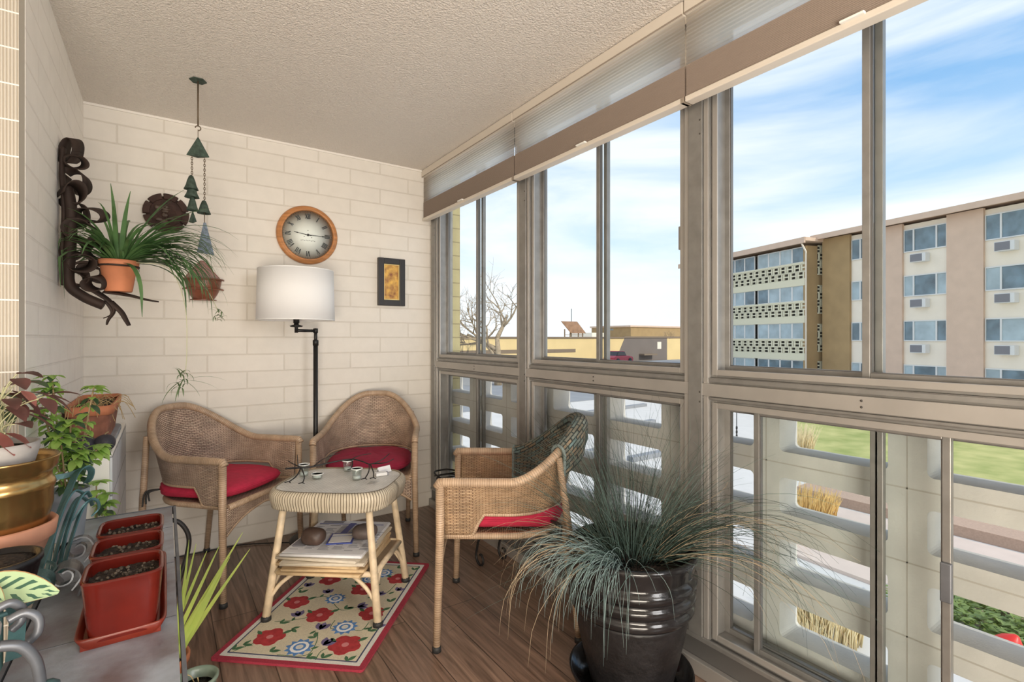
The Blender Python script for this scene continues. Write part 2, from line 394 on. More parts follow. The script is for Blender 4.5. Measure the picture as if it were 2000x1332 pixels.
M['rugcream'] = mat('cream_wool', (.68, .61, .45), .95, noise=.1, nscale=120, bump=.8, bscale=260, bdist=.004)
M['rugwhite'] = mat('white_wool', (.72, .70, .64), .95, noise=.08, nscale=120, bump=.8, bscale=260, bdist=.004)
M['rugred'] = mat('red_wool', (.36, .03, .055), .95, noise=.12, nscale=120, bump=.8, bscale=260, bdist=.004)
M['rugred2'] = mat('scarlet_wool', (.42, .035, .04), .95, noise=.25, nscale=60)
M['rugblue'] = mat('blue_wool', (.10, .24, .52), .95, noise=.25, nscale=60)
M['rugnavy'] = mat('navy_wool', (.05, .06, .12), .95)
M['rugpurple'] = mat('mauve_wool', (.16, .13, .26), .95, noise=.25, nscale=60)
M['ruggreen'] = mat('green_wool', (.06, .15, .07), .95, noise=.25, nscale=60)
M['rugpink'] = mat('pink_wool', (.60, .22, .22), .95)
M['white'] = mat('white_matte', (.85, .85, .84), .5)
# outdoors
M['concrete_blk'] = mat('breeze_block', (.55, .535, .51), .9, noise=.10, nscale=9, bump=.4, bscale=120, bdist=.003)
M['concrete_joint'] = mat('block_joint', (.42, .39, .35), .9)
M['paving'] = mat('pale_paving', (.70, .67, .64), .9, noise=.06, nscale=1.5)
M['pinkpave'] = mat('pink_paving', (.72, .58, .50), .9, noise=.08, nscale=2)
M['kerb'] = mat('tan_kerb', (.52, .36, .27), .9, noise=.1)
M['asphalt'] = mat('grey_asphalt', (.30, .31, .33), .9, noise=.1, nscale=1)
M['lawn'] = mat('winter_lawn', (.60, .56, .23), .95, nscale=1.2, c2=(.33, .37, .11), bump=.5, bscale=20)
M['pampas'] = mat('golden_grass', (.78, .52, .20), .9, noise=.25, nscale=6)
M['pampas_lt'] = mat('straw_grass', (.85, .70, .42), .9, noise=.2, nscale=6)
M['hedge'] = leafmat('low_shrub', (.28, .36, .10), (.12, .19, .05), .2, 6)
M['redcap'] = mat('red_cap', (.75, .03, .02), .4)
M['tanwall'] = mat('yellow_stucco', (.80, .60, .30), .9, noise=.05, nscale=.6)
M['shadowwall'] = mat('shadow_painted_stucco', (.20, .165, .145), .9, noise=.08, nscale=.6)  # stucco darkened to paint the slanted cast shadow on the low building
M['roofedge'] = mat('brown_coping', (.23, .17, .12), .8)
M['umber'] = mat('umber_brick', (.40, .27, .13), .9, noise=.12, nscale=1.2)
M['tanpier'] = mat('tan_brick', (.68, .50, .38), .9, noise=.06, nscale=2)
M['cream'] = mat('cream_panel', (.88, .79, .66), .8, noise=.03, nscale=2)
M['creamyel'] = mat('cream_screen', (.74, .70, .52), .85)
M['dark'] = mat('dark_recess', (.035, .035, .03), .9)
M['bglass'] = mat('building_glass', (.13, .21, .26), .12, .0, noise=.5, nscale=1.3, spec=.8)
M['bglass2'] = mat('curtained_glass', (.40, .50, .54), .2, noise=.25, nscale=1.2)
M['bframe'] = mat('white_frame', (.72, .72, .70), .5)
M['acgrille'] = mat('grey_grille', (.20, .20, .22), .6)
M['bark'] = mat('pale_bark', (.40, .31, .21), .95, noise=.3, nscale=4)
M['pole'] = mat('lamp_post_grey', (.17, .19, .20), .6, .3)
M['carred'] = mat('car_red', (.45, .03, .06), .3)
M['carglass'] = mat('car_glass', (.03, .03, .04), .15)
M['rustpanel'] = mat('roof_panel_brown', (.35, .20, .12), .8, noise=.3, nscale=2)
# ------------------------------------------------------------------ room shell
XL, XR, YB, CZ = -.338, 1.60, 3.357, 2.42
struct('floor', MB().bx(-1.6, 1.86, -2.6, 3.5, -.16, 0), M['floor'])
struct('ceiling', MB().bx(-1.6, 1.74, -2.6, 3.5, CZ, CZ + .2), M['ceil'])
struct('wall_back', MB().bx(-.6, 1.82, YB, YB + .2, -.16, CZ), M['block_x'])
M['olive_x'] = brick('olive_block', (.42, .37, .20), (.38, .33, .18), (.26, .22, .12), .4064, .1016, .0045, (0, 2), noise=.06)
struct('wall_exterior', MB().bx(1.722, 1.828, YB - .02, YB - .001, -.1, 2.6), M['olive_x'])
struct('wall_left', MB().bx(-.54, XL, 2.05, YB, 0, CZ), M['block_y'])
mb = MB().bx(-1.6, XL - .0015, 1.974, 2.05, 0, CZ)
for k in range(1, 24):
    mb.bx(-.56, XL - .001, 1.9725, 1.9745, k * .1016 - .002, k * .1016 + .002, 1)
struct('wall_return', mb, [M['ribbed'], M['plain_wall']])
struct('wall_far_left', MB().bx(-1.7, -1.6, -2.6, 2.05, 0, CZ), M['plain_wall'])
struct('wall_rear', MB().bx(-1.7, 1.86, -2.7, -2.6, 0, CZ), M['plain_wall'])
# painted bead along the top of the back wall
struct('trim_1', MB().bx(XL, 1.55, YB - .008, YB, CZ - .012, CZ), M['plain_wall'])

# window wall: posts, rails and six sliding windows
PY = [3.298, 2.2035, 1.131, .058, -1.014, -2.087]          # centre lines of the posts
for i, y in enumerate(PY):
    w = .052 if i else .05
    mb = MB().bx(1.60, 1.72, y - w, y + w, 0, CZ)
    mb.bx(1.588, 1.60, y - w * .55, y + w * .55, .14, CZ)
    mb.bx(1.594, 1.60, y - w * .95, y - w * .6, .14, CZ, 1); mb.bx(1.594, 1.60, y + w * .6, y + w * .95, .14, CZ, 1)
    for z in (.985, 1.02, 2.0, 1.95):
        mb.lathe([(.004, 0), (.003, .002), (0, .0025)], 8, T=Matrix.Translation((1.588, y - .02, z)) @ Matrix.Rotation(-pi / 2, 4, 'Y'), m=2)
    struct('trim_%d' % (i + 2), mb, [M['alu'], M['alu_light'], M['screw']], bevel=.002)
mb = MB().bx(1.603, 1.72, -2.1, 3.34, .993, 1.074)
mb.bx(1.590, 1.603, -2.1, 3.30, 1.008, 1.052, 1)
mb.bx(1.596, 1.603, -2.1, 3.30, .996, 1.004); mb.bx(1.596, 1.603, -2.1, 3.30, 1.058, 1.072)
for y in (.60, 1.66, 2.72):
    for z in (1.022, 1.04): mb.lathe([(.004, 0), (.003, .002), (0, .0025)], 8, T=Matrix.Translation((1.59, y, z)) @ Matrix.Rotation(-pi / 2, 4, 'Y'), m=2)
struct('trim_8', mb, [M['alu'], M['alu_light'], M['screw']], bevel=.002)
mb = MB().bx(1.60, 1.72, -2.1, 3.34, 2.36, CZ); struct('trim_9', mb, M['alu'])
mb = MB().bx(1.598, 1.72, -2.1, 3.34, 0, .137, 0); mb.bx(1.575, 1.598, -2.1, 3.34, 0, .055, 1); mb.bx(1.588, 1.60, -2.1, 3.34, .122, .14, 2)
struct('baseboard_right', mb, [M['alu_dark'], M['alu_light'], M['alu']], bevel=.003)

def ring(mb, y0, y1, z0, z1, w, x0, x1, m=0, wt=None, wb=None):
    wt = wt or w; wb = wb or w
    mb.bx(x0, x1, y0, y0 + w, z0, z1, m); mb.bx(x0, x1, y1 - w, y1, z0, z1, m)
    mb.bx(x0, x1, y0 + w, y1 - w, z1 - wt, z1, m); mb.bx(x0, x1, y0 + w, y1 - w, z0, z0 + wb, m)
    return mb
WL = {1: 'far', 2: 'middle', 3: 'near', 4: 'fourth', 5: 'fifth'}
def window(n, bay, upper):
    yf, yn = PY[bay - 1] - .05, PY[bay] + .05              # far and near edge of the opening
    if bay == 1: yf = 3.252
    z0, z1 = (1.074, 2.36) if upper else (.137, .993)
    mb = ring(MB(), yn, yf, z0, z1, .022, 1.612, 1.70)
    ring(mb, yn + .008, yf - .008, z0 + .008, z1 - .008, .02, 1.606, 1.613, 1)
    root = struct('window_%d' % n, mb, [M['alu'], M['alu_light']], bevel=.0015)
    mid = (yf + yn) / 2
    zi0, zi1 = z0 + .02, z1 - .02
    def sash(a, b, x, nm='sash', wl=.02):
        s = obj('sash', ring(MB(), a, b, zi0, zi1, wl, x, x + .022, 0), [M['alu']], root, bevel=.0015)
        # dark gasket round the glass
        obj('gasket', ring(MB(), a + wl - .001, b - wl + .001, zi0 + wl - .001, zi1 - wl + .001, .004, x + .004, x + .018), M['alu_dark'], s)
        obj('pane', MB().bx(x + .009, x + .013, a + wl, b - wl, zi0 + wl, zi1 - wl), M['pane'], s)
        return s
    sash(mid - .02, yf - .02, 1.662)                        # far half, outer track
    if bay == 3 and not upper:
        sash(yn + .02, mid + .012, 1.662)
        sash(.418, .934, 1.632, wl=.018)                   # inner half slid part way open
        l = MB().bx(1.622, 1.634, .414, .438, .545, .645); hy = None
    else:
        sash(yn + .02, mid + .022, 1.636)
        if bay == 1: hz, hy = 1.54, yn + .02
        elif bay == 2: hz, hy = 1.595, yn + .026
        else: hz, hy = 1.5, yn + .02
        if not upper: hz = .56
        l = MB().bx(1.616, 1.638, hy - .004, hy + .018, hz - .045, hz + .045)
    obj('latch', l, M['alu_light'] if bay == 2 else M['gunmetal'], root, bevel=.003)
    return root
n = 0
for bay in (1, 2, 3, 4, 5):
    for up in (True, False):
        n += 1; window(n, bay, up)

# pierced block parapet just outside the glass
def roundrect(y0, y1, z0, z1, r, k=4):
    out = []
    for cy, cz, a in ((y1 - r, z1 - r, 0), (y0 + r, z1 - r, 90), (y0 + r, z0 + r, 180), (y1 - r, z0 + r, 270)):
        for i in range(k + 1):
            t = R(a + 90 * i / k); out.append((cy + r * math.cos(t), cz + r * math.sin(t)))
    return out
mb = MB(); X0, X1 = 1.735, 1.855
BW, BH = .4064, .2105
ytop = 3.36; nb = int((ytop + 2.6) / BW) + 1
for k in range(nb):
    y0 = .541 - BW * 7 + BW * k
    if y0 + BW > 3.4: break
    for r in range(5):
        z0 = .0005 + BH * r - .055; z1 = z0 + BH
        h0 = roundrect(y0 + .046, y0 + BW - .046, z0 + .040, z0 + .162, .016); hole = []
        for q_, (a, b) in enumerate(zip(h0, h0[1:] + h0[:1])):
            kk = 10 if math.dist(a, b) > .05 else 1
            hole += [(a[0] + (b[0] - a[0]) * t / kk, a[1] + (b[1] - a[1]) * t / kk) for t in range(kk)]
        out = []
        for (py, pz) in hole:                              # project each hole vertex to the block outline
            cy, cz = y0 + BW / 2, z0 + BH / 2 - .004
            dy, dz = py - cy, pz - cz
            s = min((BW / 2) / abs(dy) if abs(dy) > 1e-6 else 9, (BH / 2 + .004 * (1 if dz > 0 else -1)) / abs(dz) if abs(dz) > 1e-6 else 9)
            out.append((cy + dy * s, cz + dz * s))
        m_ = len(hole)
        # insert block corners
        vs = []
        for x in (X0, X1):
            vs += [(x, a, b) for a, b in hole] + [(x, a, b) for a, b in out]
        crn = [(y0 + BW, z1), (y0, z1), (y0, z0), (y0 + BW, z0)]
        cb = len(vs)
        for x in (X0, X1): vs += [(x, a, b) for a, b in crn]
        fs = []
        for i in range(m_):
            j = (i + 1) % m_
            for s_ in (0, 1):
                o = s_ * 2 * m_; f = [o + i, o + j, o + m_ + j, o + m_ + i]
                a, b = out[i], out[j]
                for ci, c in enumerate(crn):               # corner between a and b?
                    if (abs(a[0] - c[0]) < 1e-4 and abs(b[1] - c[1]) < 1e-4 and abs(a[0] - b[0]) > 1e-4 and abs(a[1] - b[1]) > 1e-4) or \
                       (abs(a[1] - c[1]) < 1e-4 and abs(b[0] - c[0]) < 1e-4 and abs(a[0] - b[0]) > 1e-4 and abs(a[1] - b[1]) > 1e-4):
                        f = [o + i, o + j, o + m_ + j, cb + s_ * 4 + ci, o + m_ + i]
                fs.append(tuple(f))
            fs.append((i, j, 2 * m_ + j, 2 * m_ + i))
        mb.add(vs, fs, sm=False)
        mb.bx(X0 - .0006, X0 + .002, y0, y0 + BW, z0 - .0022, z0 + .0022, 1)
    mb.bx(X0 - .0006, X0 + .002, y0 - .0018, y0 + .0018, 0, 1.0, 1)
mb.bx(X0, X1, -2.4, 3.357, .9975, 1.045)
struct('wall_outside', mb, [M['concrete_blk'], M['concrete_joint']], fix=True)

# ------------------------------------------------------------------ pleated shades
def make_shade(y0, y1):
    root = thing('pleated_blind', '', 'window shade', (1.55, (y0 + y1) / 2, 2.05), 0, 'cream pleated shades along the window wall')
    w = (y1 - y0) / 2 - .003
    z = lambda a: a - 2.05
    mb = MB().bx(-.028, .03, -w, w, z(2.368), z(2.416)); mb.bx(-.030, -.026, -w, w, z(2.366), z(2.372), 1)
    obj('head_rail', mb, [M['rail'], M['rail_dk']], root, bevel=.003)
    def cells(za, zb, n, dep):
        def fn(u, v):
            k = v * n * 2; t = k - math.floor(k); up = int(math.floor(k)) % 2
            d = dep * (t if up == 0 else 1 - t)
            return (-.012 - d, -w + 2 * w * u, za + (zb - za) * v)
        return MB().grid(fn, 1, n * 4)
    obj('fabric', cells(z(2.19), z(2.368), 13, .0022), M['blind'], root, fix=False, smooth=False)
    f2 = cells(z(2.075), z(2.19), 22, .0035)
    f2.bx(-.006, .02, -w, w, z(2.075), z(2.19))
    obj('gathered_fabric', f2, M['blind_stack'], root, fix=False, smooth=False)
    mb = MB().bx(-.022, .022, -w, w, z(2.056), z(2.076))
    r = obj('bottom_rail', mb, M['rail'], root, bevel=.003)
    obj('pull_tab', MB().bx(-.034, -.020, -.03, .03, z(2.072), z(2.079)), M['white_tab'], r, bevel=.002)
    mb = MB().bx(-.0225, .0225, -w - .001, -w + .012, z(2.056), z(2.074))
    obj('end_cap', mb, M['rail_dk'], r)
    return root
sh = []
for i, (a, b, l) in enumerate(((2.203, 3.348, 'cream pleated shade gathered above the far narrow window next to the block wall'),
                               (1.133, 2.203, 'cream pleated shade gathered above the middle window, between two other shades'),
                               (.06, 1.133, 'cream pleated shade gathered above the nearest large window'))):
    s = make_shade(a, b); s['label'] = l

# ------------------------------------------------------------------ wall clock
clock = thing('wall_clock', 'round oak framed wall clock with Roman numerals on the block wall', 'clock', (.745, YB, 1.863))
TY = Matrix.Rotation(pi / 2, 4, 'X')                        # lathe axis z -> -y
mb = MB().lathe([(.160, 0), (.182, 0), (.184, .012), (.179, .024), (.172, .029), (.166, .030), (.162, .034), (.157, .035), (.152, .031), (.151, .022), (.151, 0)], 64, T=TY)
obj('frame', mb, M['oak'], clock)
def numerals():
    mb = MB().lathe([(.152, .016), (.0, .0178)], 48, T=TY, m=2)
    def stroke(T, x0, y0, x1, y1, w):
        a = Vector((x0, y0)); b = Vector((x1, y1)); d = (b - a).normalized(); p = Vector((-d.y, d.x)) * w / 2
        mb.prism([tuple(a + p), tuple(a - p), tuple(b - p), tuple(b + p)], .018, .0188, T=T)
    H = .0165
    def glyph(T, ch, x):
        if ch == 'I': stroke(T, x, -H, x, H, .0055); return
        if ch == 'V': stroke(T, x - .0065, H, x, -H, .0058); stroke(T, x + .0065, H, x, -H, .003)
        if ch == 'X': stroke(T, x - .0065, H, x + .0065, -H, .0058); stroke(T, x + .0065, H, x - .0065, -H, .003)
    W = {'I': .0085, 'V': .0155, 'X': .0155}
    for k, s in enumerate('XII I II III IIII V VI VII VIII IX X XI'.split()):
        a = -2 * pi * k / 12
        T = TY @ Matrix.Rotation(a, 4, 'Z') @ Matrix.Translation((0, .118, 0))
        tot = sum(W[c] for c in s); x = -tot / 2
        for c in s: glyph(T, c, x + W[c] / 2); x += W[c]
    for k in range(60):
        T = TY @ Matrix.Rotation(2 * pi * k / 60, 4, 'Z')
        stroke(T, 0, .1415, 0, .1445 if k % 5 else .147, .0012 if k % 5 else .002)
    return mb
mb = numerals()
for k in range(9): mb.box((-.040 + k * .010, -.0183, -.036 + .002 * (k % 2)), (.006, .0006, .005), 1)
for dx, dz in ((-.022, -.012), (.022, -.014), (0, .028)): mb.box((dx, -.0183, dz), (.007, .0006, .005), 1)
obj('dial', mb, [M['ink'], M['greyink'], M['dial']], clock)
def hand(ang, L, wd, z, spade):
    mb = MB(); T = TY @ Matrix.Rotation(-ang, 4, 'Z')
    mb.prism([(-wd, -.02), (wd, -.02), (wd * .6, L), (-wd * .6, L)], z, z + .001, T=T)
    if spade:
        mb.prism([(-.004, L * .72), (0, L * .66), (.004, L * .72), (.003, L * .82), (0, L), (-.003, L * .82)], z, z + .0012, T=T)
    return mb
obj('hour_hand', hand(R(278), .084, .0022, .021, True), M['ink'], clock)
obj('minute_hand', hand(R(91), .120, .0022, .023, True), M['ink'], clock)
obj('centre_cap', MB().lathe([(.008, .020), (.007, .026), (0, .027)], 16, T=TY), M['ink'], clock)
obj('glass', MB().lathe([(.152, .030), (.08, .0302), (0, .0303)], 40, T=TY), M['pane'], clock, smooth=False)

# ------------------------------------------------------------------ framed artwork
pic = thing('framed_artwork', 'small gold abstract artwork in a wide black frame on the block wall', 'picture', (1.293, YB, 1.601))
mb = MB()
for x0, x1, z0, z1 in ((-.096, -.056, -.163, .163), (.056, .096, -.163, .163), (-.056, .056, .123, .163), (-.056, .056, -.163, -.123)):
    mb.bx(x0, x1, -.03, -.001, z0, z1)
obj('frame', mb, M['frame_blk'], pic, bevel=.003)
mb = MB()
for x0, x1, z0, z1 in ((-.057, -.050, -.124, .124), (.050, .057, -.124, .124), (-.05, .05, .117, .124), (-.05, .05, -.124, -.117)):
    mb.bx(x0, x1, -.020, -.004, z0, z1)
obj('inner_border', mb, M['goldmat'], pic)
obj('artwork', MB().bx(-.05, .05, -.012, -.004, -.117, .117), M['goldart'], pic)

# ------------------------------------------------------------------ round plaque and ceramic wall pocket
pl = thing('wall_plaque', 'round dark brown stoneware plaque with notched rim behind the hanging plant', 'wall plaque', (.010, YB, 1.897))
obj('disc', MB().lathe([(.092, .001), (.092, .012), (.07, .014), (.05, .013), (.0, .012)], 40, T=TY), M['plaque'], pl)
for k in range(8):
    a0 = 2 * pi * k / 8 + .22; a1 = a0 + 2 * pi / 8 - .09
    pts = [(.106 * math.cos(a0 + (a1 - a0) * i / 6), .106 * math.sin(a0 + (a1 - a0) * i / 6)) for i in range(7)]
    pts += [(.074 * math.cos(a1 + (a0 - a1) * i / 6), .074 * math.sin(a1 + (a0 - a1) * i / 6)) for i in range(7)]
    obj('rim_segment', MB().prism(pts, .006, .024, T=TY), M['plaque'], pl, bevel=.003)
mb = MB(); rg = random.Random(3)
for k in range(9):
    a = rg.uniform(0, 6.28); r = rg.uniform(.01, .055)
    mb.blob((r * math.cos(a), -.014, r * math.sin(a)), (rg.uniform(.008, .022), .008, rg.uniform(.006, .014)), 6, wob=.2, seed=k)
obj('relief', mb, M['plaque_lt'], pl)

pk = thing('wall_pocket', 'russet ceramic wall pocket with a pointed back, hanging on the block wall', 'wall planter', (.184, YB, 1.428))
obj('back_plate', MB().prism([(-.085, .10), (.085, .10), (.085, .125), (.0, .226), (-.015, .226), (-.085, .135)], .0, .014, T=TY), M['pocket'], pk, bevel=.004)
def bowl(u, v):
    a = pi * u; r = .088 * (1 - (1 - v) ** 3.2 * .42)
    return (r * math.cos(a) * (.8 + .2 * v), -.002 - .085 * math.sin(a) * (.45 + .55 * min(1, v * 1.6)), .118 * v)
mb = MB().grid(bowl, 24, 10)
obj('bowl', mb, M['pocket'], pk, solid=.006, fix=False)
mb = MB()
for zz, rr in ((.118, .100), (.062, .098)):
    mb.tube([(rr * math.cos(pi * i / 20), -.002 - .088 * math.sin(pi * i / 20), zz) for i in range(21)], .0045, 6)
obj('flange', mb, M['pocket'], pk)
obj('pocket_base', MB().prism([(.066 * math.cos(pi * i / 16), -.045 * math.sin(pi * i / 16) - .001) for i in range(17)], 0, .004), M['pocket'], pk)

# ------------------------------------------------------------------ wind chime
ch = thing('wind_chime', 'verdigris bronze bell wind chime hanging from the ceiling', 'wind chime', (.131, 2.776, CZ))
zc = lambda z: z - CZ
obj('ceiling_plate', MB().prism([(.036 * math.cos(a), .036 * math.sin(a)) for a in [2 * pi * i / 6 for i in range(6)]], -.004, -.0005), M['verdi'], ch)
obj('rod', MB().tube([(0, 0, 0), (0, 0, zc(2.205))], .0036, 8), M['chain'], ch)
def bell(r, h, z, nm, x=0, y=0, tri=False):
    pr = [(r * .12, h), (r * .30, h * .93), (r * .55, h * .62), (r * .72, h * .3), (r, 0), (r * .92, 0), (r * .62, h * .3), (r * .42, h * .6), (.0, h * .85)]
    return obj(nm, MB().lathe(pr, 4 if tri else 20, c=(x, y, z)), M['verdi'], ch, smooth=not tri)
def pyramid(nm, x, z, w, h):
    mb = MB(); P = [(x - w, 0, z), (x + w, 0.0, z + .006), (x, -.022, z - .004), (x, .022, z), (x, 0, z + h)]
    mb.add(P, [(0, 2, 4), (2, 1, 4), (1, 3, 4), (3, 0, 4), (0, 3, 1, 2)], sm=False)
    return obj(nm, mb, M['verdi'], ch, bevel=.002)
obj('cord', MB().tube([(0, 0, zc(2.19)), (0, 0, zc(2.15))], .0016, 5), M['chain'], ch)
obj('hook', MB().tube(arc((0, 0, zc(2.196)), .011, -pi / 2, pi, 10), .0025, 6), M['chain'], ch)
pyramid('top_bell', 0, zc(2.062), .048, .098)
def chain(nm, x, z0, z1):
    mb = MB(); k = 0; z = z0
    while z > z1:
        ax = (1, 0, 0) if k % 2 else (0, 1, 0)
        mb.tube([Vector((x, 0, z - .006)) + Vector(ax) * .0035 * math.cos(2 * pi * i / 8) + Vector((0, 0, .008)) * math.sin(2 * pi * i / 8) for i in range(8)], .0014, 5, closed=True)
        z -= .011; k += 1
    return obj(nm, mb, M['chain'], ch)
chain('chain', -.024, zc(2.066), zc(1.965)); chain('chain', .026, zc(2.066), zc(1.862))
bell(.030, .066, zc(1.905), 'bell', -.027); bell(.031, .060, zc(1.868), 'bell', -.024)
bell(.025, .066, zc(1.808), 'bell', -.022); pyramid('clapper', -.021, zc(1.752), .017, .06)
bell(.029, .062, zc(1.800), 'bell', .024)
obj('cord', MB().tube([(.026, 0, zc(1.81)), (.026, 0, zc(1.745))], .002, 6), M['chain'], ch)
mb = MB().prism([(.022, zc(1.758)), (.032, zc(1.758)), (.066, zc(1.607)), (-.005, zc(1.616))], -.002, .002, T=Matrix.Rotation(pi / 2, 4, 'X'))
obj('wind_sail', mb, M['sail'], ch)

# ------------------------------------------------------------------ twisted iron wall bracket with hanging spider plant
br = thing('wall_bracket', 'dark twisted iron ribbon bracket on the left wall holding the hanging plant', 'plant bracket', (XL, 2.6, 1.3))
def P3(x, z, y=0): return Vector((x - XL, y, z - 1.3))
def ribbon(nm, pts, w, n=6, side=(0, 1, 0), w_end=None):
    q = catmull(pts, n); k = len(q)
    ws = [w * (1 if w_end is None else (1 + (w_end - 1) * i / (k - 1))) for i in range(k)]
    return obj(nm, MB().strip(q, ws, Vector(side)), M['rust'], br, solid=.004, fix=False)
# back strip along the wall
mb = MB().tube(catmull([P3(-.322, 1.95), P3(-.325, 1.85), P3(-.318, 1.7), P3(-.325, 1.5), P3(-.32, 1.42)], 6), .016, 8, flat=(.6, 1.7))
mb.tube(catmull([P3(-.31, 1.80), P3(-.298, 1.70), P3(-.302, 1.55), P3(-.305, 1.43), P3(-.265, 1.38), P3(-.20, 1.345)], 6), .032, 8, flat=(.6, 1.3))
obj('spine', mb, M['rust'], br)
LP = [(-.302, 1.955, .022, .050, .02), (-.290, 1.90, .040, .026, -.03), (-.288, 1.835, .036, .040, .03), (-.292, 1.77, .034, .045, -.02),
      (-.240, 1.705, .044, .026, .02), (-.285, 1.70, .030, .050, .04), (-.262, 1.625, .050, .046, -.01), (-.290, 1.57, .034, .04, .035),
      (-.222, 1.555, .036, .030, .0), (-.275, 1.51, .046, .036, -.035), (-.235, 1.475, .042, .030, .02), (-.285, 1.45, .036, .034, .0), (-.22, 1.43, .034, .026, -.03)]
for k, (x, z, rx, rz_, y) in enumerate(LP):
    tl = rnd.uniform(-.6, .6)
    pts = []
    for i in range(15):
        a = 2 * pi * i / 14 + 1.2 * k
        px, pz = rx * math.cos(a), rz_ * math.sin(a)
        pts.append(P3(x + px * math.cos(tl) - pz * math.sin(tl) * .6, z + px * math.sin(tl) * .6 + pz * math.cos(tl), y + .02 * math.sin(a * .5)))
    ribbon('loop', pts, .066 - .006 * (k % 3), 3, (.45 * (-1) ** k, .80, .25 * (-1) ** (k // 2)))
ribbon('leaf_end', [P3(-.235, 1.407), P3(-.185, 1.367), P3(-.165, 1.332), P3(-.178, 1.307), P3(-.20, 1.294)], .034, 5, (.5, .8, .3), .1)
ribbon('leaf_end', [P3(-.19, 1.367), P3(-.17, 1.322), P3(-.185, 1.287), P3(-.19, 1.267)], .030, 5, (.7, .6, .2), .15)
ribbon('leaf_end', [P3(-.18, 1.362), P3(-.145, 1.322), P3(-.128, 1.287), P3(-.118, 1.265)], .030, 5, (.7, .6, .2), .5)
ribbon('leaf_end', [P3(-.20, 1.402), P3(-.12, 1.390), P3(-.06, 1.374), P3(-.018, 1.367)], .036, 5, (.2, .9, .4), .1)
mb = MB().tube([P3(-.152 + .066 * math.cos(a), 1.505, .066 * math.sin(a)) for a in [2 * pi * i / 28 for i in range(28)]], .0045, 6, closed=True)
mb.tube(catmull([P3(-.300, 1.50), P3(-.26, 1.515), P3(-.219, 1.505)], 5), .005, 6)
obj('pot_ring', mb, M['rust'], br)

sp = thing('spider_plant', 'trailing spider plant in a terracotta pot held by the iron bracket', 'potted plant', (-.152, 2.6, 1.402))
obj('pot', MB().lathe([(.0, .002), (.043, 0), (.046, .004), (.060, .098), (.067, .100), (.069, .126), (.062, .127), (.056, .100), (.04, .03), (0, .02)], 32), M['terra'], sp)
obj('soil', MB().lathe([(.059, .108), (.03, .114), (0, .116)], 20), M['soil'], sp)
def blade(mb, base, az, el, L, w, droop, n=9, m=0, fold=.12, curl=0, xmin=-9):
    p = Vector(base); e = el; a = az; pts = [p.copy()]; sd = []
    for i in range(n):
        sd.append(Vector((-math.sin(a), math.cos(a), 0)))
        d = Vector((math.cos(a) * math.cos(e), math.sin(a) * math.cos(e), math.sin(e)))
        p = p + d * L / n; p.x = max(p.x, xmin + .002 * i); pts.append(p.copy()); e -= droop / n * (.5 + i / n); a += curl / n
        e = max(e, -1.5)
    sd.append(sd[-1])
    ws = [w * max(.10, min(1, .55 + 1.6 * i / n) * (1 - (i / n) ** 3.6)) for i in range(n + 1)]
    mb.strip(pts, ws, sd, m, fold=fold)
    return pts
mb = MB(); rg = random.Random(11)
for k in range(95):                                        # general tuft
    az = rg.uniform(0, 2 * pi); L = rg.uniform(.18, .36); el = rg.uniform(.5, 1.4)
    blade(mb, (.025 * math.cos(az), .025 * math.sin(az), .112), az, el, L, rg.uniform(.010, .016), rg.uniform(1.1, 2.3), curl=rg.uniform(-.4, .4), xmin=-.172)
for k in range(80):                                        # long arching blades towards the window side
    az = rg.uniform(-.9, .45); L = rg.uniform(.28, .50); el = rg.uniform(.2, 1.05)
    blade(mb, (.02, rg.uniform(-.03, .03), .112), az, el, L, rg.uniform(.013, .020), rg.uniform(1.8, 3.0), n=11, curl=rg.uniform(-.3, .3))
for az, el, L, dr in ((1.9, 1.45, .36, .35), (-1.2, 1.38, .30, .5), (-.35, 1.2, .40, .7), (.1, 1.25, .34, .6), (-.2, 1.0, .42, .9), (2.6, 1.2, .26, .8), (2.3, 1.0, .25, 1.2), (-2.4, .5, .34, 3.0), (-2.8, .3, .34, 2.8), (3.0, .4, .2, 2.6), (-.6, .3, .42, 3.2), (-1.2, .0, .36, 2.6)):
    blade(mb, (.015 * math.cos(az), .015 * math.sin(az), .112), az, el, L, .018, dr, xmin=-.172)
obj('foliage', mb, M['spider'], sp, fix=False)
def runner(pts): return obj('runner', MB().tube(catmull(pts, 6), .0014, 5), M['runner'], sp)
def plantlet(c, L, seed, lng=()):
    mb = MB(); r2 = random.Random(seed)
    for k in range(20):
        az = r2.uniform(0, 6.28)
        blade(mb, (c[0] + r2.uniform(-.012, .012), c[1] + r2.uniform(-.012, .012), c[2] + r2.uniform(-.035, .03)), az, r2.uniform(-.5, 1.2), L * r2.uniform(.5, 1), .0065, r2.uniform(1.2, 3), 6)
    for az, el, l, dr in lng: blade(mb, c, az, el, l, .0075, dr, 8)
    return mb
rn = runner([(.05, -.03, .12), (.17, -.06, .10), (.225, -.05, -.05), (.232, -.05, -.24), (.226, -.05, -.335)])
obj('plantlet', plantlet((.218, -.05, -.365), .075, 5, ((-.35, .25, .17, .9), (-.2, -.1, .14, .7), (-2.6, -.5, .13, 1.0), (-2.2, -.9, .10, .5), (-.3, -.6, .10, .8))), M['spider_lt'], rn, fix=False)
rn = runner([(.05, .02, .12), (.20, .06, .15), (.31, .10, .04), (.36, .13, -.06)])
obj('plantlet', plantlet((.362, .13, -.075), .05, 8), M['spider_lt'], rn, fix=False)
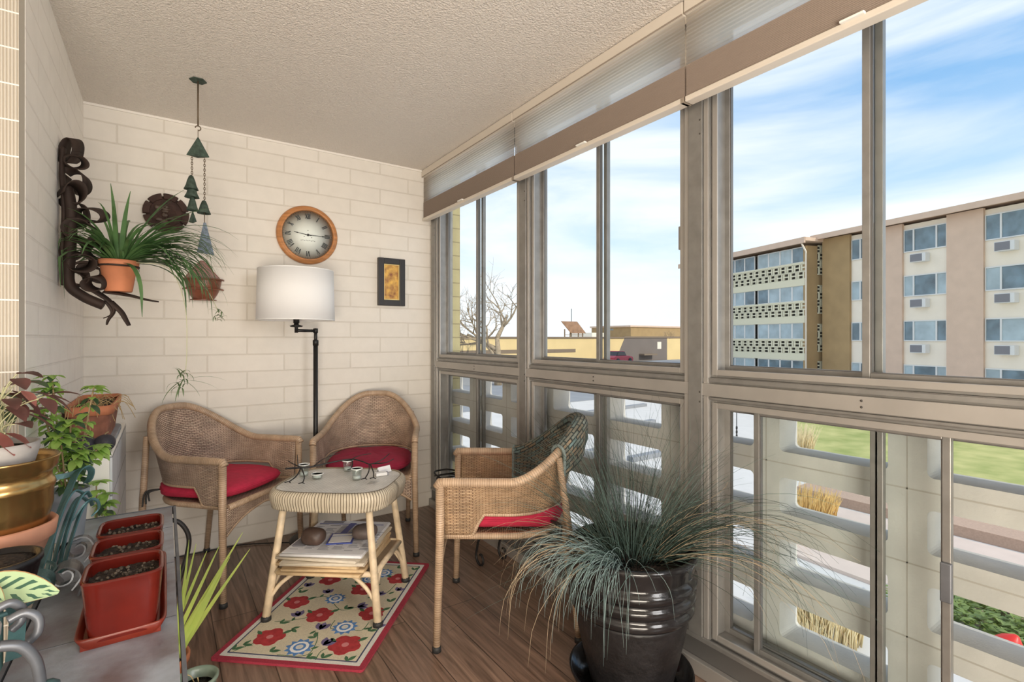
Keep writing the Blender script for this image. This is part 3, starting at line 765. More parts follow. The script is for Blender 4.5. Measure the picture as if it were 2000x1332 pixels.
# ------------------------------------------------------------------ wicker armchairs (front faces local -y)
HW, FY, SY, BD = .272, -.27, -.01, .255                     # half width, front, where the arms start to curve, depth of the curve
SL = SY - FY; EL = pi * math.sqrt((HW ** 2 + BD ** 2) / 2); TOT = 2 * SL + EL
def plan(t, inset=0, lean=0):
    d = t * TOT; hw, bd = HW - inset, BD - inset
    if d < SL: return Vector((-hw, FY + d, 0))
    if d > SL + EL: return Vector((hw, SY - (d - SL - EL), 0))
    a = pi - pi * (d - SL) / EL
    return Vector((hw * math.cos(a), SY + bd * math.sin(a), 0))
def rise(t):
    return sstep(.20, .47, .5 - abs(t - .5))
def rim(t):
    r = rise(t); p = plan(t)
    a = max(0, math.sin(pi * (t - .18) / .64)) if .18 < t < .82 else 0
    p = p + Vector((math.copysign(.02, p.x) * a * (abs(p.x) / HW), .055 * r, 0)); p.z = .652 + .198 * r
    return p
def back_pt(t, s, off=0):
    b = plan(t, .022); e = .5 - abs(t - .5)
    b.z = .438 + .086 * sstep(.088, .125, e)
    q = rim(t); p = b.lerp(q, s)
    if off:
        c = Vector((0, -.02, 0)); d = Vector((p.x, p.y, 0)) - c; d.normalize(); p = p - d * off
    return p
def chair_meshes(wk, nm, label):
    root = thing(nm, label, 'chair', group='wicker armchairs round the small table')
    mb = MB().grid(lambda u, v: back_pt(.012 + .976 * u, v), 72, 12, us=TOT, vs_=.3)
    obj('backrest', mb, M[wk], root, solid=.011, fix=False)
    pts = [rim(i / 60) for i in range(61)]
    f0, f1 = pts[0], pts[-1]
    obj('arm_rail', MB().tube([f0 + Vector((0, -.012, -.02))] + pts + [f1 + Vector((0, -.012, -.02))], .0185, 10), M['cane'], root)
    mb = MB()
    for s in (0.012,):
        mb.tube([back_pt(.012 + .976 * i / 60, s) + Vector((0, 0, -.004)) for i in range(61)], .008, 8)
    obj('lower_rail', mb, M['cane'], root)
    # seat: woven panel on a cane ring
    sp_ = [plan(i / 40, .03) + Vector((0, 0, .435)) for i in range(41)]
    mb = MB().tube(sp_, .014, 8); mb.tube([sp_[0], sp_[-1]], .015, 8)
    obj('seat_frame', mb, M['cane'], root)
    mb = MB().prism([(p.x, p.y) for p in sp_], .428, .440)
    obj('seat', mb, M[wk], root)
    def apron(u, v):
        x = -HW + .018 + 2 * (HW - .018) * u; e = abs(2 * u - 1)
        zb = .365 - .055 * e ** 3 + .03 * (1 - e)
        return (x, FY - .002, .436 + (zb - .436) * v)
    obj('apron', MB().grid(apron, 30, 5, us=.5, vs_=.11), M[wk], root, solid=.01, fix=False)
    mb = MB().tube([Vector(apron(i / 20, 1)) for i in range(21)], .008, 6)
    obj('apron_rail', mb, M['cane'], root)
    for sx in (-1, 1):
        l = obj('leg', MB().tube([(sx * (HW + .008), FY - .012, .012), (sx * HW, FY, .43), (sx * HW, FY, .640)], [.0145, .017, .0175], 10), M['cane'], root)
        obj('foot_cap', MB().lathe([(.0, 0), (.018, 0), (.018, .016), (.015, .022)], 12, c=(sx * (HW + .008), FY - .012, 0)), M['rubber'], l)
        a = back_pt(.5 + sx * .17, .98, -.022)
        l = obj('leg', MB().tube([(sx * .205, .275, .012), (sx * .215, .238, .43), a], [.0135, .0155, .013], 10), M['cane'], root)
        obj('foot_cap', MB().lathe([(.0, 0), (.017, 0), (.017, .016), (.014, .022)], 12, c=(sx * .205, .275, 0)), M['rubber'], l)
    return root
c1 = chair_meshes('wicker', 'wicker_armchair', 'tan wicker armchair on the left, facing the table, in the block wall corner')
c2 = copytree(c1)
c3 = chair_meshes('wicker3', 'wicker_armchair', 'wicker armchair by the window with a dark knitted throw over its back')
C1 = ((.235, 3.005, 0), R(42.6)); C2 = ((1.03, 2.995, 0), R(-26)); C3 = ((1.262, 1.835, 0), R(-126))
place(c1, *C1); place(c2, *C2, 'tan wicker armchair in the corner beside the window and the floor lamp'); place(c3, *C3)

def cushion(label, C, mt, h=.075, z=.447, dy=-.012, seed=0, w=.238, d=.235):
    root = thing('seat_cushion', label, 'cushion', (C[0][0], C[0][1], z), C[1], 'red seat cushions')
    def fn(u, v):
        a = 2 * pi * u; b = pi * (v - .5)
        def pw(x, e): return math.copysign(abs(x) ** e, x)
        k = 1 + .012 * math.sin(5 * a + seed)
        x = w * k * pw(math.cos(a), .55) * pw(math.cos(b), .35); y = d * k * pw(math.sin(a), .62) * pw(math.cos(b), .35)
        zz = h / 2 + h / 2 * pw(math.sin(b), .8)
        if math.sin(b) > 0: zz += .012 * math.cos(min(1, math.hypot(x / w, y / d)) * pi / 2)
        if y > 0:
            lim = (HW - .018) * math.sqrt(max(.10, 1 - ((y + dy - SY) / (BD + .004)) ** 2)); x = max(-lim, min(lim, x))
        zz -= .004 * max(0, math.sin(7 * a + seed)) * abs(math.sin(b))
        return (x, y + dy, max(0, zz))
    obj('cover', MB().grid(fn, 48, 20, closed=True), mt, root)
    pts = [Vector(fn(i / 48, .5)) for i in range(48)]
    obj('piping', MB().tube(pts, .004, 6, closed=True), mt, root)
    for sx in (-1, 1):
        b0 = Vector((sx * .185, .165, .03))
        mb = MB()
        for k in range(3):
            mb.tube(catmull([b0, b0 + Vector((sx * .045, .02 + .01 * k, -.005)), b0 + Vector((sx * (.06 + .008 * k), .012 * k, -.04 - .012 * k))], 4), .004, 5)
        obj('tie', mb, M['ink'], root)
    return root
cushion('bright red seat cushion on the left wicker armchair', C1, M['red'], .072)
cushion('wine red seat cushion on the corner armchair beside the lamp', C2, M['red2'], .078, seed=2)
cushion('red seat cushion on the armchair with the knitted throw', C3, M['red'], .092, seed=4)

# knitted throw over the back of the window chair
root = thing('knitted_throw', 'dark teal and brown knitted throw draped over the back of the window armchair', 'blanket', C3[0], C3[1])
def throw(u, v, off=0):
    t = .205 + .455 * u
    e0 = .03 + .05 * math.sin(7 * u)
    w = .0035 * math.sin(19 * u + 3 * v) + .003 * math.sin(31 * u - 6 * v)
    o = off
    if v < .62: return back_pt(t, .06 + .90 * (v / .62), .022 + o + w)
    q = rim(t); c = Vector((q.x, q.y + .02, 0)); c.normalize()
    k = (v - .62) / .38
    if k < .55:
        a = pi * (k / .55); return q + c * (-.030 - o) * math.cos(a) + Vector((0, 0, (.027 + o) * math.sin(a)))
    return q + c * (.030 + o + w) + Vector((0, 0, -(.08 + .02 * math.sin(9 * u)) * (k - .55) / .45))
obj('throw_body', MB().grid(throw, 60, 40, us=.62, vs_=.5), M['blanket'], root, solid=.007, fix=False)
mb = MB()
for u in (0.0, 1.0): mb.tube([Vector(throw(u, j / 40)) for j in range(41)], .007, 6)
mb.tube([Vector(throw(i / 40, 0)) for i in range(41)], .007, 6)
obj('throw_edge', mb, M['blanket_edge'], root)

# ------------------------------------------------------------------ hooked rug
rug = MB(); RW, RL = .300, .438
def rr(w, l, r=.012): return roundrect(-w, w, -l, l, r, 3)
rug.prism(rr(RW, RL), 0, .009, 0)
for k, (ins, m_) in enumerate(((.022, 1), (.040, 2), (.046, 3))):
    rug.prism(rr(RW - ins, RL - ins, .004), .0088, .0094 + .0003 * k, m_)
ZF = .0104
def petal_flower(x, y, r, m_, n, inner=None, rot=0, sq=.5, star=False):
    if star:
        pts = [((r if i % 2 else r * .72) * math.cos(2 * pi * i / (2 * n) + rot) + x, (r if i % 2 else r * .72) * math.sin(2 * pi * i / (2 * n) + rot) + y) for i in range(2 * n)]
        rug.prism(pts, ZF - .001, ZF, m_)
    else:
        for k in range(n):
            a = rot + 2 * pi * k / n; cx, cy = x + r * .5 * math.cos(a), y + r * .5 * math.sin(a)
            rug.prism([(cx + r * .52 * math.cos(b) * math.cos(a) - r * sq * math.sin(b) * math.sin(a), cy + r * .52 * math.cos(b) * math.sin(a) + r * sq * math.sin(b) * math.cos(a)) for b in [2 * pi * i / 10 for i in range(10)]], ZF - .001, ZF + .00008 * k, m_)
    if inner is not None:
        for rr_, mm in inner:
            zi = ZF + .0006 + .0003 * inner.index((rr_, mm)); rug.prism([(x + r * rr_ * math.cos(b), y + r * rr_ * math.sin(b)) for b in [2 * pi * i / 12 for i in range(12)]], ZF - .001, zi, mm)
def leaf2(x, y, a, L, w=.4, m_=7):
    pts = []
    for i in range(9):
        t = i / 8; pts.append((t * L, w * L * math.sin(pi * t) * .5))
    for i in range(7, 0, -1):
        t = i / 8; pts.append((t * L, -w * L * math.sin(pi * t) * .5))
    rug.prism([(x + px * math.cos(a) - py * math.sin(a), y + px * math.sin(a) + py * math.cos(a)) for px, py in pts], ZF - .001, ZF + .0003, m_)
def stem(pts):
    q = catmull([(a, b, 0) for a, b in pts], 6)
    for a, b in zip(q, q[1:]):
        d = (b - a).normalized(); p = Vector((-d.y, d.x, 0)) * .0017
        rug.prism([tuple((a + p)[:2]), tuple((a - p)[:2]), tuple((b - p)[:2]), tuple((b + p)[:2])], ZF - .001, ZF - .0002, 7)
def tulip(x, y, a, r, m_=6):
    for da in (-.55, 0, .55): leaf2(x, y, a + da, r, .5, m_)
for x, y, r, rot in ((-.155, -.285, .052, .2), (.170, -.30, .055, 1.0), (-.035, -.11, .050, .5), (-.19, -.02, .048, 0), (.185, -.07, .048, .8), (.06, .13, .050, .3), (-.14, .20, .045, 0), (.19, .25, .045, .6), (-.03, .33, .045, .2)):
    petal_flower(x, y, r * 1.18, 4, 5, ((.22, 8),), rot); leaf2(x + r * .7, y + r * .5, .8, .045); leaf2(x - r * .8, y + r * .2, 2.5, .04)
for x, y, r in ((.0, -.335, .050), (.115, -.185, .048), (-.03, .03, .042), (-.13, .33, .040), (.10, .30, .042), (.05, .23, .036)):
    petal_flower(x, y, r * 1.15, 5, 11, ((.62, 9), (.42, 5), (.25, 1)), 0, star=True)
for x, y, a, r in ((.085, -.315, 1.2, .055), (.02, -.215, 1.6, .055), (-.12, -.13, 2.2, .05), (.10, -.03, .6, .05), (-.09, .07, 1.9, .045), (.15, .08, 1.2, .045), (-.05, .24, 1.5, .04), (.235, -.17, 1, .05), (-.22, .12, 1.6, .045), (.23, .13, 1.4, .04)):
    tulip(x, y, a, r); leaf2(x - .012, y - .008, a + 2.6, .03)
for p in (((-.24, -.39), (-.20, -.34), (-.16, -.29)), ((-.06, -.39), (.05, -.38), (.05, -.30), (.02, -.23)), ((.10, -.40), (.10, -.34), (.17, -.30)), ((.05, -.14), (.06, -.20), (.11, -.19), (.19, -.2), (.2, -.14)), ((-.20, -.18), (-.13, -.16), (-.05, -.12)), ((-.03, .0), (.04, -.06), (.10, -.03)), ((-.18, .0), (-.10, .04), (-.05, .03)), ((.1, .1), (.18, .1), (.2, .2)), ((-.15, .2), (-.1, .26), (-.03, .3))):
    stem(p)
for x, y, a in ((-.25, -.38, .6), (-.23, -.345, 0), (-.10, -.375, .3), (.06, -.395, .2), (.12, -.39, .8), (-.17, -.19, .4), (-.1, -.22, -.6), (.03, -.27, 2), (.22, -.20, .3), (.05, -.05, .5), (-.22, .06, 1), (.23, .03, 1.2), (0, .18, .7), (.24, .35, 1), (-.24, .3, 1), (.15, .36, .5), (-.23, .39, 0), (.22, -.395, 1)):
    leaf2(x, y, a, .042); leaf2(x, y, a + 1.1, .034)
tag(obj('rug', rug, [M['rugred'], M['rugwhite'], M['rugnavy'], M['rugcream'], M['rugred2'], M['rugblue'], M['rugpurple'], M['ruggreen'], M['rugpink'], M['white']]),
    'floral hooked rug with cream ground and red border under the small table', 'rug')
bpy.data.objects['rug'].location = (.655, 2.338, 0.0005); bpy.data.objects['rug'].rotation_euler = (0, 0, R(-41.2))

# ------------------------------------------------------------------ small wicker table
TB = thing('wicker_table', 'small whitewashed wicker table with a lower shelf, standing on the floral rug', 'table', (.672, 2.362, .0105), R(-39.5))
def sq(a, w, d, e=.5):
    return (w * math.copysign(abs(math.cos(a)) ** e, math.cos(a)), d * math.copysign(abs(math.sin(a)) ** e, math.sin(a)))
TW, TD, TH = .262, .215, .548
top = MB().prism([sq(2 * pi * i / 64, TW - .012, TD - .012) for i in range(64)], TH - .022, TH)
obj('table_top', top, M['wicker_top'], TB)
SKP = [sq(2 * pi * i / 400, TW, TD) for i in range(401)]; SKL = [0]
for i in range(400): SKL.append(SKL[-1] + math.dist(SKP[i], SKP[i + 1]))
def skirt(u, v):
    t = u * SKL[-1]; i = max(j for j in range(400) if SKL[j] <= t + 1e-9); a = 2 * pi * (i + (t - SKL[i]) / max(1e-9, SKL[i + 1] - SKL[i])) / 400
    k = 1 + .03 * math.sin(pi * min(1, v * 1.2))
    x, y = sq(a, (TW - .012 + .012 * sstep(0, .2, v)) * k, (TD - .012 + .012 * sstep(0, .2, v)) * k)
    return (x, y, TH + .003 - .078 * v)
obj('woven_skirt', MB().grid(skirt, 72, 8, us=1.55, vs_=.078, closed=True), M['wicker_rib'], TB, solid=.008, fix=False)
LG = []
for sx in (-1, 1):
    for sy in (-1, 1):
        f = Vector((sx * .245, sy * .196, .012)); t = Vector((sx * .185, sy * .150, TH - .03)); LG.append((f, t, sx, sy))
        m1 = f.lerp(t, .33)
        l = obj('leg', MB().tube([f, m1, f.lerp(t, .7), t], [.0175, .0165, .0155, .015], 10), M['cane_lt'], TB)
        obj('foot_cap', MB().lathe([(0, 0), (.021, 0), (.021, .014), (.017, .02)], 12, c=(f.x, f.y, 0)), M['rubber'], l)
zs = .205; k = (zs - .012) / (TH - .042)
cx, cy = .245 + (.185 - .245) * k, .196 + (.15 - .196) * k
mb = MB()
for a, b in (((-cx, -cy), (cx, -cy)), ((cx, -cy), (cx, cy)), ((cx, cy), (-cx, cy)), ((-cx, cy), (-cx, -cy))):
    mb.tube([(*a, zs), (*b, zs)], .0125, 8)
obj('shelf_rail', mb, M['cane_lt'], TB)
obj('shelf', MB().bx(-cx, cx, -cy, cy, zs - .004, zs + .006), M['wicker_lt'], TB)
for sx in (-1, 1):
    for sy in (-1, 1):
        lo = Vector((sx * .236, sy * .19, .085))
        obj('curved_brace', MB().tube(catmull([lo, Vector((sx * .19, sy * .185, .15)), Vector((sx * .125, sy * cy, zs - .004))], 5), .0085, 8), M['cane_lt'], TB)
        obj('curved_brace', MB().tube(catmull([lo, Vector((sx * .225, sy * .15, .15)), Vector((sx * cx, sy * .09, zs - .004))], 5), .0085, 8), M['cane_lt'], TB)
        hi = Vector((sx * .195, sy * .158, .455))
        obj('curved_brace', MB().tube(catmull([hi, Vector((sx * .165, sy * .155, .495)), Vector((sx * .115, sy * .15, TH - .03))], 5), .0075, 8), M['cane_lt'], TB)

def onT(x, y, z):                                           # table frame -> world
    return TB.matrix_basis @ Vector((x, y, z))
def TM(): return Matrix.Translation(TB.location) @ Matrix.Rotation(TB.rotation_euler.z, 4, 'Z')
def tw(x, y, z): return TM() @ Vector((x, y, z))
# newspapers on the shelf
NP = [('folded newspaper at the very bottom of the stack on the table shelf', .014, 'paper_y', 0, 0), ('yellowed folded newspaper, second from the bottom of the shelf stack', .0145, 'paper_y', .006, 3),
      ('yellowed folded newspaper in the middle of the shelf stack, third from the bottom', .0145, 'paper_y', -.008, -2), ('folded newspaper fourth from the bottom of the shelf stack', .0145, 'paper', .004, 4),
      ('folded newspaper just under the topmost one of the shelf stack', .014, 'paper', -.004, -3), ('topmost white newspaper of the shelf stack, holding two stones', .0145, 'paper_w', .0, 1)]
z = zs + .0065
for k, (lab, h, mt, dx, ang) in enumerate(NP):
    w, d = .182 - .004 * (k % 2), .196
    def page(zz0, zz1, e):
        def fn(u, v):
            x = -w + 2 * w * u; y = -d + 2 * d * v
            sag = -.0 
            return (x + e * .003, y + .002 * math.sin(9 * u + k), zz0)
        return fn
    root = thing('newspaper', lab, 'newspaper', tw(dx, -.034 + .008 * (k % 3), z), R(-39.5 + ang), 'newspapers stacked on the table shelf')
    mb = MB(); nl = 4
    for q in range(nl):
        ins = .003 * ((q * 7 + k) % 3)
        mb.bx(-w + ins, w - ins * .5, -d + ins * 1.5, d - ins, h * q / nl, h * (q + .82) / nl)
    obj('pages', mb, M[mt], root)
    mb = MB().tube([(-w + .004, -d + .001, h / 2), (w - .004, -d + .001, h / 2)], h / 2 * .92, 8); obj('fold', mb, M[mt], root)
    if k == 5:
        mb = MB(); rg = random.Random(5)
        mb.bx(-w + .02, w - .02, .145, .150, h, h + .0006, 1)
        for r_ in range(26):
            for c_ in range(6):
                if rg.random() < .78 and not (r_ < 7 and c_ > 3):
                    x0 = -w + .022 + c_ * .06; mb.bx(x0, x0 + rg.uniform(.03, .052), .135 - r_ * .0115, .135 - r_ * .0115 + .0035, h, h + .0004, 0)
        mb.bx(-w + .03, -w + .13, .158, .185, h, h + .0005, 0)
        mb.bx(-.165, -.105, -.12, -.04, h, h + .0008, 0); mb.bx(-.01, .02, -.05, .16, h, h + .0007, 1)
        obj('print', mb, [M['print'], M['bluecard']], root)
    z += h
ZN = z
def stone(lab, x, y, r, mt, seed, rot):
    o = obj('stone', MB().blob((0, 0, r[2] * .97), r, 14, wob=.09, seed=seed, e=.85), M[mt]); o.location = tw(x, y, ZN); o.rotation_euler = (0, 0, rot)
    tag(o, lab, 'stone', 'stones weighing down the newspapers')
stone('smooth dark brown stone on the left of the newspaper stack', -.075, -.115, (.052, .040, .036), 'stone', 1, R(-50))
stone('grey brown stone behind the right front table leg on the newspapers', .125, -.035, (.050, .042, .034), 'stone2', 4, R(-20))
cd = thing('booklet', 'small blue and white booklet lying between the two stones', 'booklet', tw(.025, -.05, ZN + .0009), R(-39.5 + 12))
obj('cover', MB().bx(-.055, .055, -.06, .06, 0, .004), M['bluecard'], cd)
mb = MB().bx(-.047, .047, -.05, .022, .0036, .0046, 0); mb.bx(-.047, .047, .03, .05, .0036, .0044, 0)
obj('label_panel', mb, M['white'], cd)

# twig candle holder and votives on the table top
tr = thing('twig_candle_holder', 'black iron twig shaped candle holder lying across the wicker table top', 'candle holder', tw(0, .03, TH + .0105), R(-39.5))
mb = MB()
main = catmull([(-.23, -.095, .055), (-.20, -.04, .045), (-.15, .0, .042), (-.07, .06, .052), (.0, .09, .058), (.06, .075, .052), (.11, .045, .048), (.16, .055, .065), (.19, .085, .09)], 6)
mb.tube(main, [.0045 - .0025 * i / len(main) for i in range(len(main))], 7)
obj('branch', mb, M['black'], tr)
def twig(pts, r=.003):
    q = catmull(pts, 5); return obj('twig', MB().tube(q, [r * (1 - .5 * i / len(q)) for i in range(len(q))], 6), M['black'], tr)
twig([(-.20, -.04, .045), (-.235, .02, .065), (-.25, .045, .085)]); twig([(-.19, -.03, .044), (-.235, -.025, .06), (-.262, -.02, .072)])
twig([(-.15, .0, .042), (-.115, .05, .07), (-.06, .10, .085)], .0025); twig([(0, .09, .058), (.03, .12, .07), (.08, .14, .075)], .0025)
twig([(.13, .045, .05), (.19, .03, .06), (.225, .045, .075)], .0028)
for a, b, c in (((-.19, -.035, .044), (-.185, -.085, .02), (-.205, -.115, -.02 + .021)), ((-.185, -.04, .044), (-.145, -.09, .02), (-.135, -.125, .001)),
                ((.105, .045, .048), (.12, .0, .025), (.115, -.035, .001)), ((.11, .045, .048), (.14, .005, .022), (.15, -.02, .001)), ((.0, .09, .058), (-.005, .115, .03), (-.015, .12, .001))):
    l = obj('leg', MB().tube(catmull([a, b, c], 5), .0028, 6), M['black'], tr)
    c = Vector(c); obj('toe', MB().tube([c + Vector((-.012, -.014, .001)), c + Vector((0, 0, .002)), c + Vector((.014, -.012, .001))], .0022, 5), M['black'], l)
def votive(lab, x, y, zz, r=.026, h=.042):
    root = thing('votive_glass', lab, 'votive glass', tw(x, y, zz), 0, 'votive glasses on the twig holder')
    obj('cup', MB().lathe([(0, .001), (r * .72, 0), (r * .78, .003), (r * .86, h * .8), (r, h), (r * .93, h), (r * .78, h * .8), (r * .68, .006), (0, .006)], 24), M['glass'], root)
    obj('rim', MB().lathe([(r * .9, h - .002), (r * 1.03, h - .002), (r * 1.05, h + .001), (r * .92, h + .002), (r * .9, h - .002)], 24), M['whiteglass'], root)
    obj('tealight', MB().lathe([(0, .0065), (r * .66, .0065), (r * .66, .018), (r * .6, .019), (0, .0185)], 20), M['white'], root)
M['whiteglass'] = mat('frosted_rim', (.75, .77, .75), .15)
zt = TH + .0105
votive('leftmost clear votive glass, beside the left armchair', -.205, .052, zt - .0095, h=.055)
votive('clear votive glass behind the middle of the twig holder', -.035, .158, zt - .0095, h=.052)
votive('clear votive glass on the right, in front of the white matchbox', .070, .012, zt - .0095, h=.052)
votive('low clear votive glass on the twig just right of the leftmost one', -.12, .012, zt - .0095, .028, .024)
mbx = thing('matchbox', 'small white and grey matchbox at the far right of the twig holder', 'matchbox', tw(.155, .095, TH + .0015), R(-5))
obj('sleeve', MB().bx(-.026, .026, -.017, .017, 0, .014), M['white'], mbx, bevel=.001)
obj('tray', MB().bx(.018, .034, -.015, .015, .002, .012), M['print'], mbx)
tc_ = thing('folded_card', 'folded grey card standing behind the matchbox on the wicker table', 'card', tw(.15, .15, TH + .0015), R(15))
obj('card_face', MB().add([(-.035, -.015, 0), (.035, -.015, 0), (.035, 0, .028), (-.035, 0, .028), (.035, .016, .0), (-.035, .016, 0)], [(0, 1, 2, 3), (3, 2, 4, 5)], sm=False), M['paper_w'], tc_, solid=.001)
lf = obj('leaf', MB().strip(catmull([(-.03, 0, .001), (0, .008, .006), (.035, .002, .002)], 5), [.002, .006, .01, .013, .014, .014, .012, .010, .007, .004, .001], Vector((0, 1, 0))), M['greyink']); lf.location = tw(.165, -.035, TH + .001)
lf.rotation_euler = (0, 0, R(10)); tag(lf, 'small curled grey leaf lying on the right end of the table top', 'leaf')

# ------------------------------------------------------------------ floor lamp
LPX, LPY = .750, 3.165
fl = thing('floor_lamp', 'black swing arm floor lamp with white drum shade behind the armchairs', 'floor lamp', (LPX, LPY, 0))
obj('base', MB().lathe([(.142, .0), (.145, .006), (.145, .020), (.13, .028), (.03, .036), (.018, .05), (0, .05)], 40), M['black'], fl)
obj('pole', MB().tube([(0, 0, .03), (0, 0, 1.19)], .0135, 14), M['black'], fl)
mb = MB().tube([(0, 0, 1.18), (0, 0, 1.262)], .010, 12)
mb.lathe([(.017, 1.17), (.017, 1.20), (.012, 1.205)], 14)
ex, ey = .627 - LPX, 3.095 - LPY
mb.tube([(0, 0, 1.258), (ex, ey, 1.258)], .0085, 10); mb.lathe([(.014, 1.245), (.014, 1.272), (0, 1.274)], 14)
obj('swing_arm', mb, M['black'], fl)
mb = MB().tube([(ex, ey, 1.245), (ex, ey, 1.33)], .010, 10)
mb.lathe([(.0, 1.276), (.03, 1.278), (.036, 1.285), (.014, 1.292), (.012, 1.30)], 20, c=(ex, ey, 0))
mb.lathe([(.017, 1.30), (.017, 1.345), (.012, 1.35)], 16, c=(ex, ey, 0))
obj('socket', mb, M['black'], fl)
s = obj('lamp_shade', MB().lathe([(.208, 1.316), (.201, 1.604)], 64, c=(ex, ey, 0)), M['lampshade'], fl, solid=.003, fix=False)
# lathe caps are not wanted on an open drum
bm = bmesh.new(); bm.from_mesh(s.data); bmesh.ops.delete(bm, geom=[f for f in bm.faces if len(f.verts) > 4], context='FACES'); bm.to_mesh(s.data); bm.free()
mb = MB()
for r_, z_ in ((.2085, 1.318), (.2015, 1.603)): mb.tube([(ex + r_ * math.cos(a), ey + r_ * math.sin(a), z_) for a in [2 * pi * i / 64 for i in range(64)]], .0025, 6, closed=True)
for a in (.3, 2.4, 4.5): mb.tube([(ex, ey, 1.35), (ex + .20 * math.cos(a), ey + .20 * math.sin(a), 1.585)], .0015, 5)
obj('shade_ring', mb, M['white'], s)
obj('power_cord', MB().tube(catmull([(-.14, .03, .008), (-.25, .10, .006), (-.40, .165, .006), (-.62, .172, .006), (-.82, .178, .006)], 6), .0035, 6), M['black'], fl)

# ------------------------------------------------------------------ iron stand behind the window chair
st = thing('iron_plant_stand', 'low black wrought iron stand with scroll feet behind the window armchair', 'plant stand', (1.455, 2.55, 0))
mb = MB()
for zz, s_ in ((.372, 1), (.352, .9)):
    mb.tube([(.085 * s_ * math.copysign(abs(math.cos(a)) ** .6, math.cos(a)), .36 * s_ * math.copysign(abs(math.sin(a)) ** .5, math.sin(a)), zz) for a in [2 * pi * i / 40 for i in range(40)]], .0055, 6, closed=True)
obj('top_frame', mb, M['iron'], st)
mb = MB()
for i in range(9): y = -.29 + i * .0725; mb.tube([(-.078, y, .362), (.078, y, .362)], .004, 6)
obj('top_bar', mb, M['iron'], st)
for sx in (-1, 1):
    for sy in (-1, 1):
        b = Vector((sx * .072, sy * .26, .36))
        pts = [b, b + Vector((0, sy * .01, -.14)), b + Vector((0, -sy * .035, -.24))]
        sp1 = spiral((b.x, b.y - sy * .01, .045), .045, .018, pi * .95, pi * 2.6, 16, (0, sy, 0), (0, 0, 1))
        obj('leg', MB().tube(catmull(pts, 5) + sp1, .0065, 7), M['iron'], st)
# ------------------------------------------------------------------ black glazed pot of blue fescue
PX, PYY = 1.352, 1.225
pot = thing('fescue_planter', 'big black glazed pot of blue fescue grass standing by the window', 'potted plant', (PX, PYY, 0))
obj('saucer', MB().lathe([(0, .0), (.175, 0), (.19, .008), (.212, .055), (.214, .062), (.206, .062), (.186, .016), (0, .014)], 48), M['blackglaze'], pot)
prof = [(0, .0155), (.135, .0155), (.142, .03), (.165, .12), (.183, .20), (.194, .27), (.197, .285)]
obj('pot_body', MB().lathe(prof, 56), M['blackmatte'], pot)
prof = [(.196, .283), (.208, .288), (.216, .302), (.214, .318), (.203, .325), (.214, .332), (.222, .348), (.219, .364), (.207, .371), (.218, .378), (.226, .394), (.223, .41), (.211, .417),
        (.214, .43), (.218, .455), (.224, .472), (.226, .484), (.219, .491), (.208, .488), (.203, .47), (.200, .43)]
obj('ribbed_collar', MB().lathe(prof, 56), M['blackglaze'], pot)
obj('soil', MB().lathe([(.2025, .435), (.1, .445), (0, .45)], 32), M['soil'], pot)
def grassblade(mb, c, az, el, L, r, droop, n=8, m=0, curl=0):
    p = Vector(c); e = el; a = az; pts = [p.copy()]
    for i in range(n):
        d = Vector((math.cos(a) * math.cos(e), math.sin(a) * math.cos(e), math.sin(e))); p = p + d * L / n
        if p.x + PX > 1.578: p.x = 1.578 - PX - .002 * i; a += .25
        if p.z < .02: p.z = .02
        if .2 > math.hypot(p.x, p.y) and p.z < .44: p.z = .46
        pts.append(p.copy()); e = max(-1.45, e - droop / n * (.4 + 1.2 * i / n)); a += curl / n
    mb.tube(pts, [r * (1 - .75 * i / n) for i in range(n + 1)], 3, m=m)
rg = random.Random(21)
mb = MB()
for k in range(460):                                       # upright fan
    az = rg.uniform(0, 2 * pi); rr0 = .10 * math.sqrt(rg.random()); tilt = abs(rg.gauss(0, .50))
    c = (rr0 * math.cos(az), rr0 * math.sin(az), .445); m_ = rg.choice((0, 0, 2, 2, 2))
    grassblade(mb, c, az + rg.uniform(-.5, .5), pi / 2 - tilt - rr0 * 3, rg.uniform(.32, .62), rg.uniform(.0007, .0012), rg.uniform(.2, 1.1), m=m_, curl=rg.uniform(-.3, .3))
for k in range(70):                                        # arching skirt
    az = rg.uniform(-1.0, 2.6); rr0 = .13 * math.sqrt(rg.random())
    c = (rr0 * math.cos(az), rr0 * math.sin(az), .45); m_ = rg.choice((0, 2, 2, 3, 2))
    grassblade(mb, c, az + rg.uniform(-.3, .3), rg.uniform(.35, 1.15), rg.uniform(.30, .58), rg.uniform(.0008, .0014), rg.uniform(1.2, 2.6), m=m_, curl=rg.uniform(-.4, .4))
for k in range(120):                                       # towards the near window, long and dark
    az = rg.uniform(-1.45, -.35); rr0 = .12 * math.sqrt(rg.random())
    c = (rr0 * math.cos(az), rr0 * math.sin(az), .45)
    grassblade(mb, c, az, rg.uniform(.3, 1.0), rg.uniform(.45, .72), rg.uniform(.0009, .0014), rg.uniform(1.3, 2.4), n=10, m=rg.choice((0, 2, 2, 3)), curl=rg.uniform(-.5, .2))
for k in range(150):                                       # pale bunch hanging over the front left rim
    az = rg.gauss(-3.0, .28); rr0 = .09 + .09 * rg.random()
    c = (rr0 * math.cos(az), rr0 * math.sin(az), .46)
    grassblade(mb, c, az + rg.uniform(-.35, .35), rg.uniform(.3, 1.0), rg.uniform(.18, .38), rg.uniform(.001, .0016), rg.uniform(2.2, 3.6), n=9, m=rg.choice((1, 1, 1, 1, 0)), curl=rg.uniform(-.6, .6))
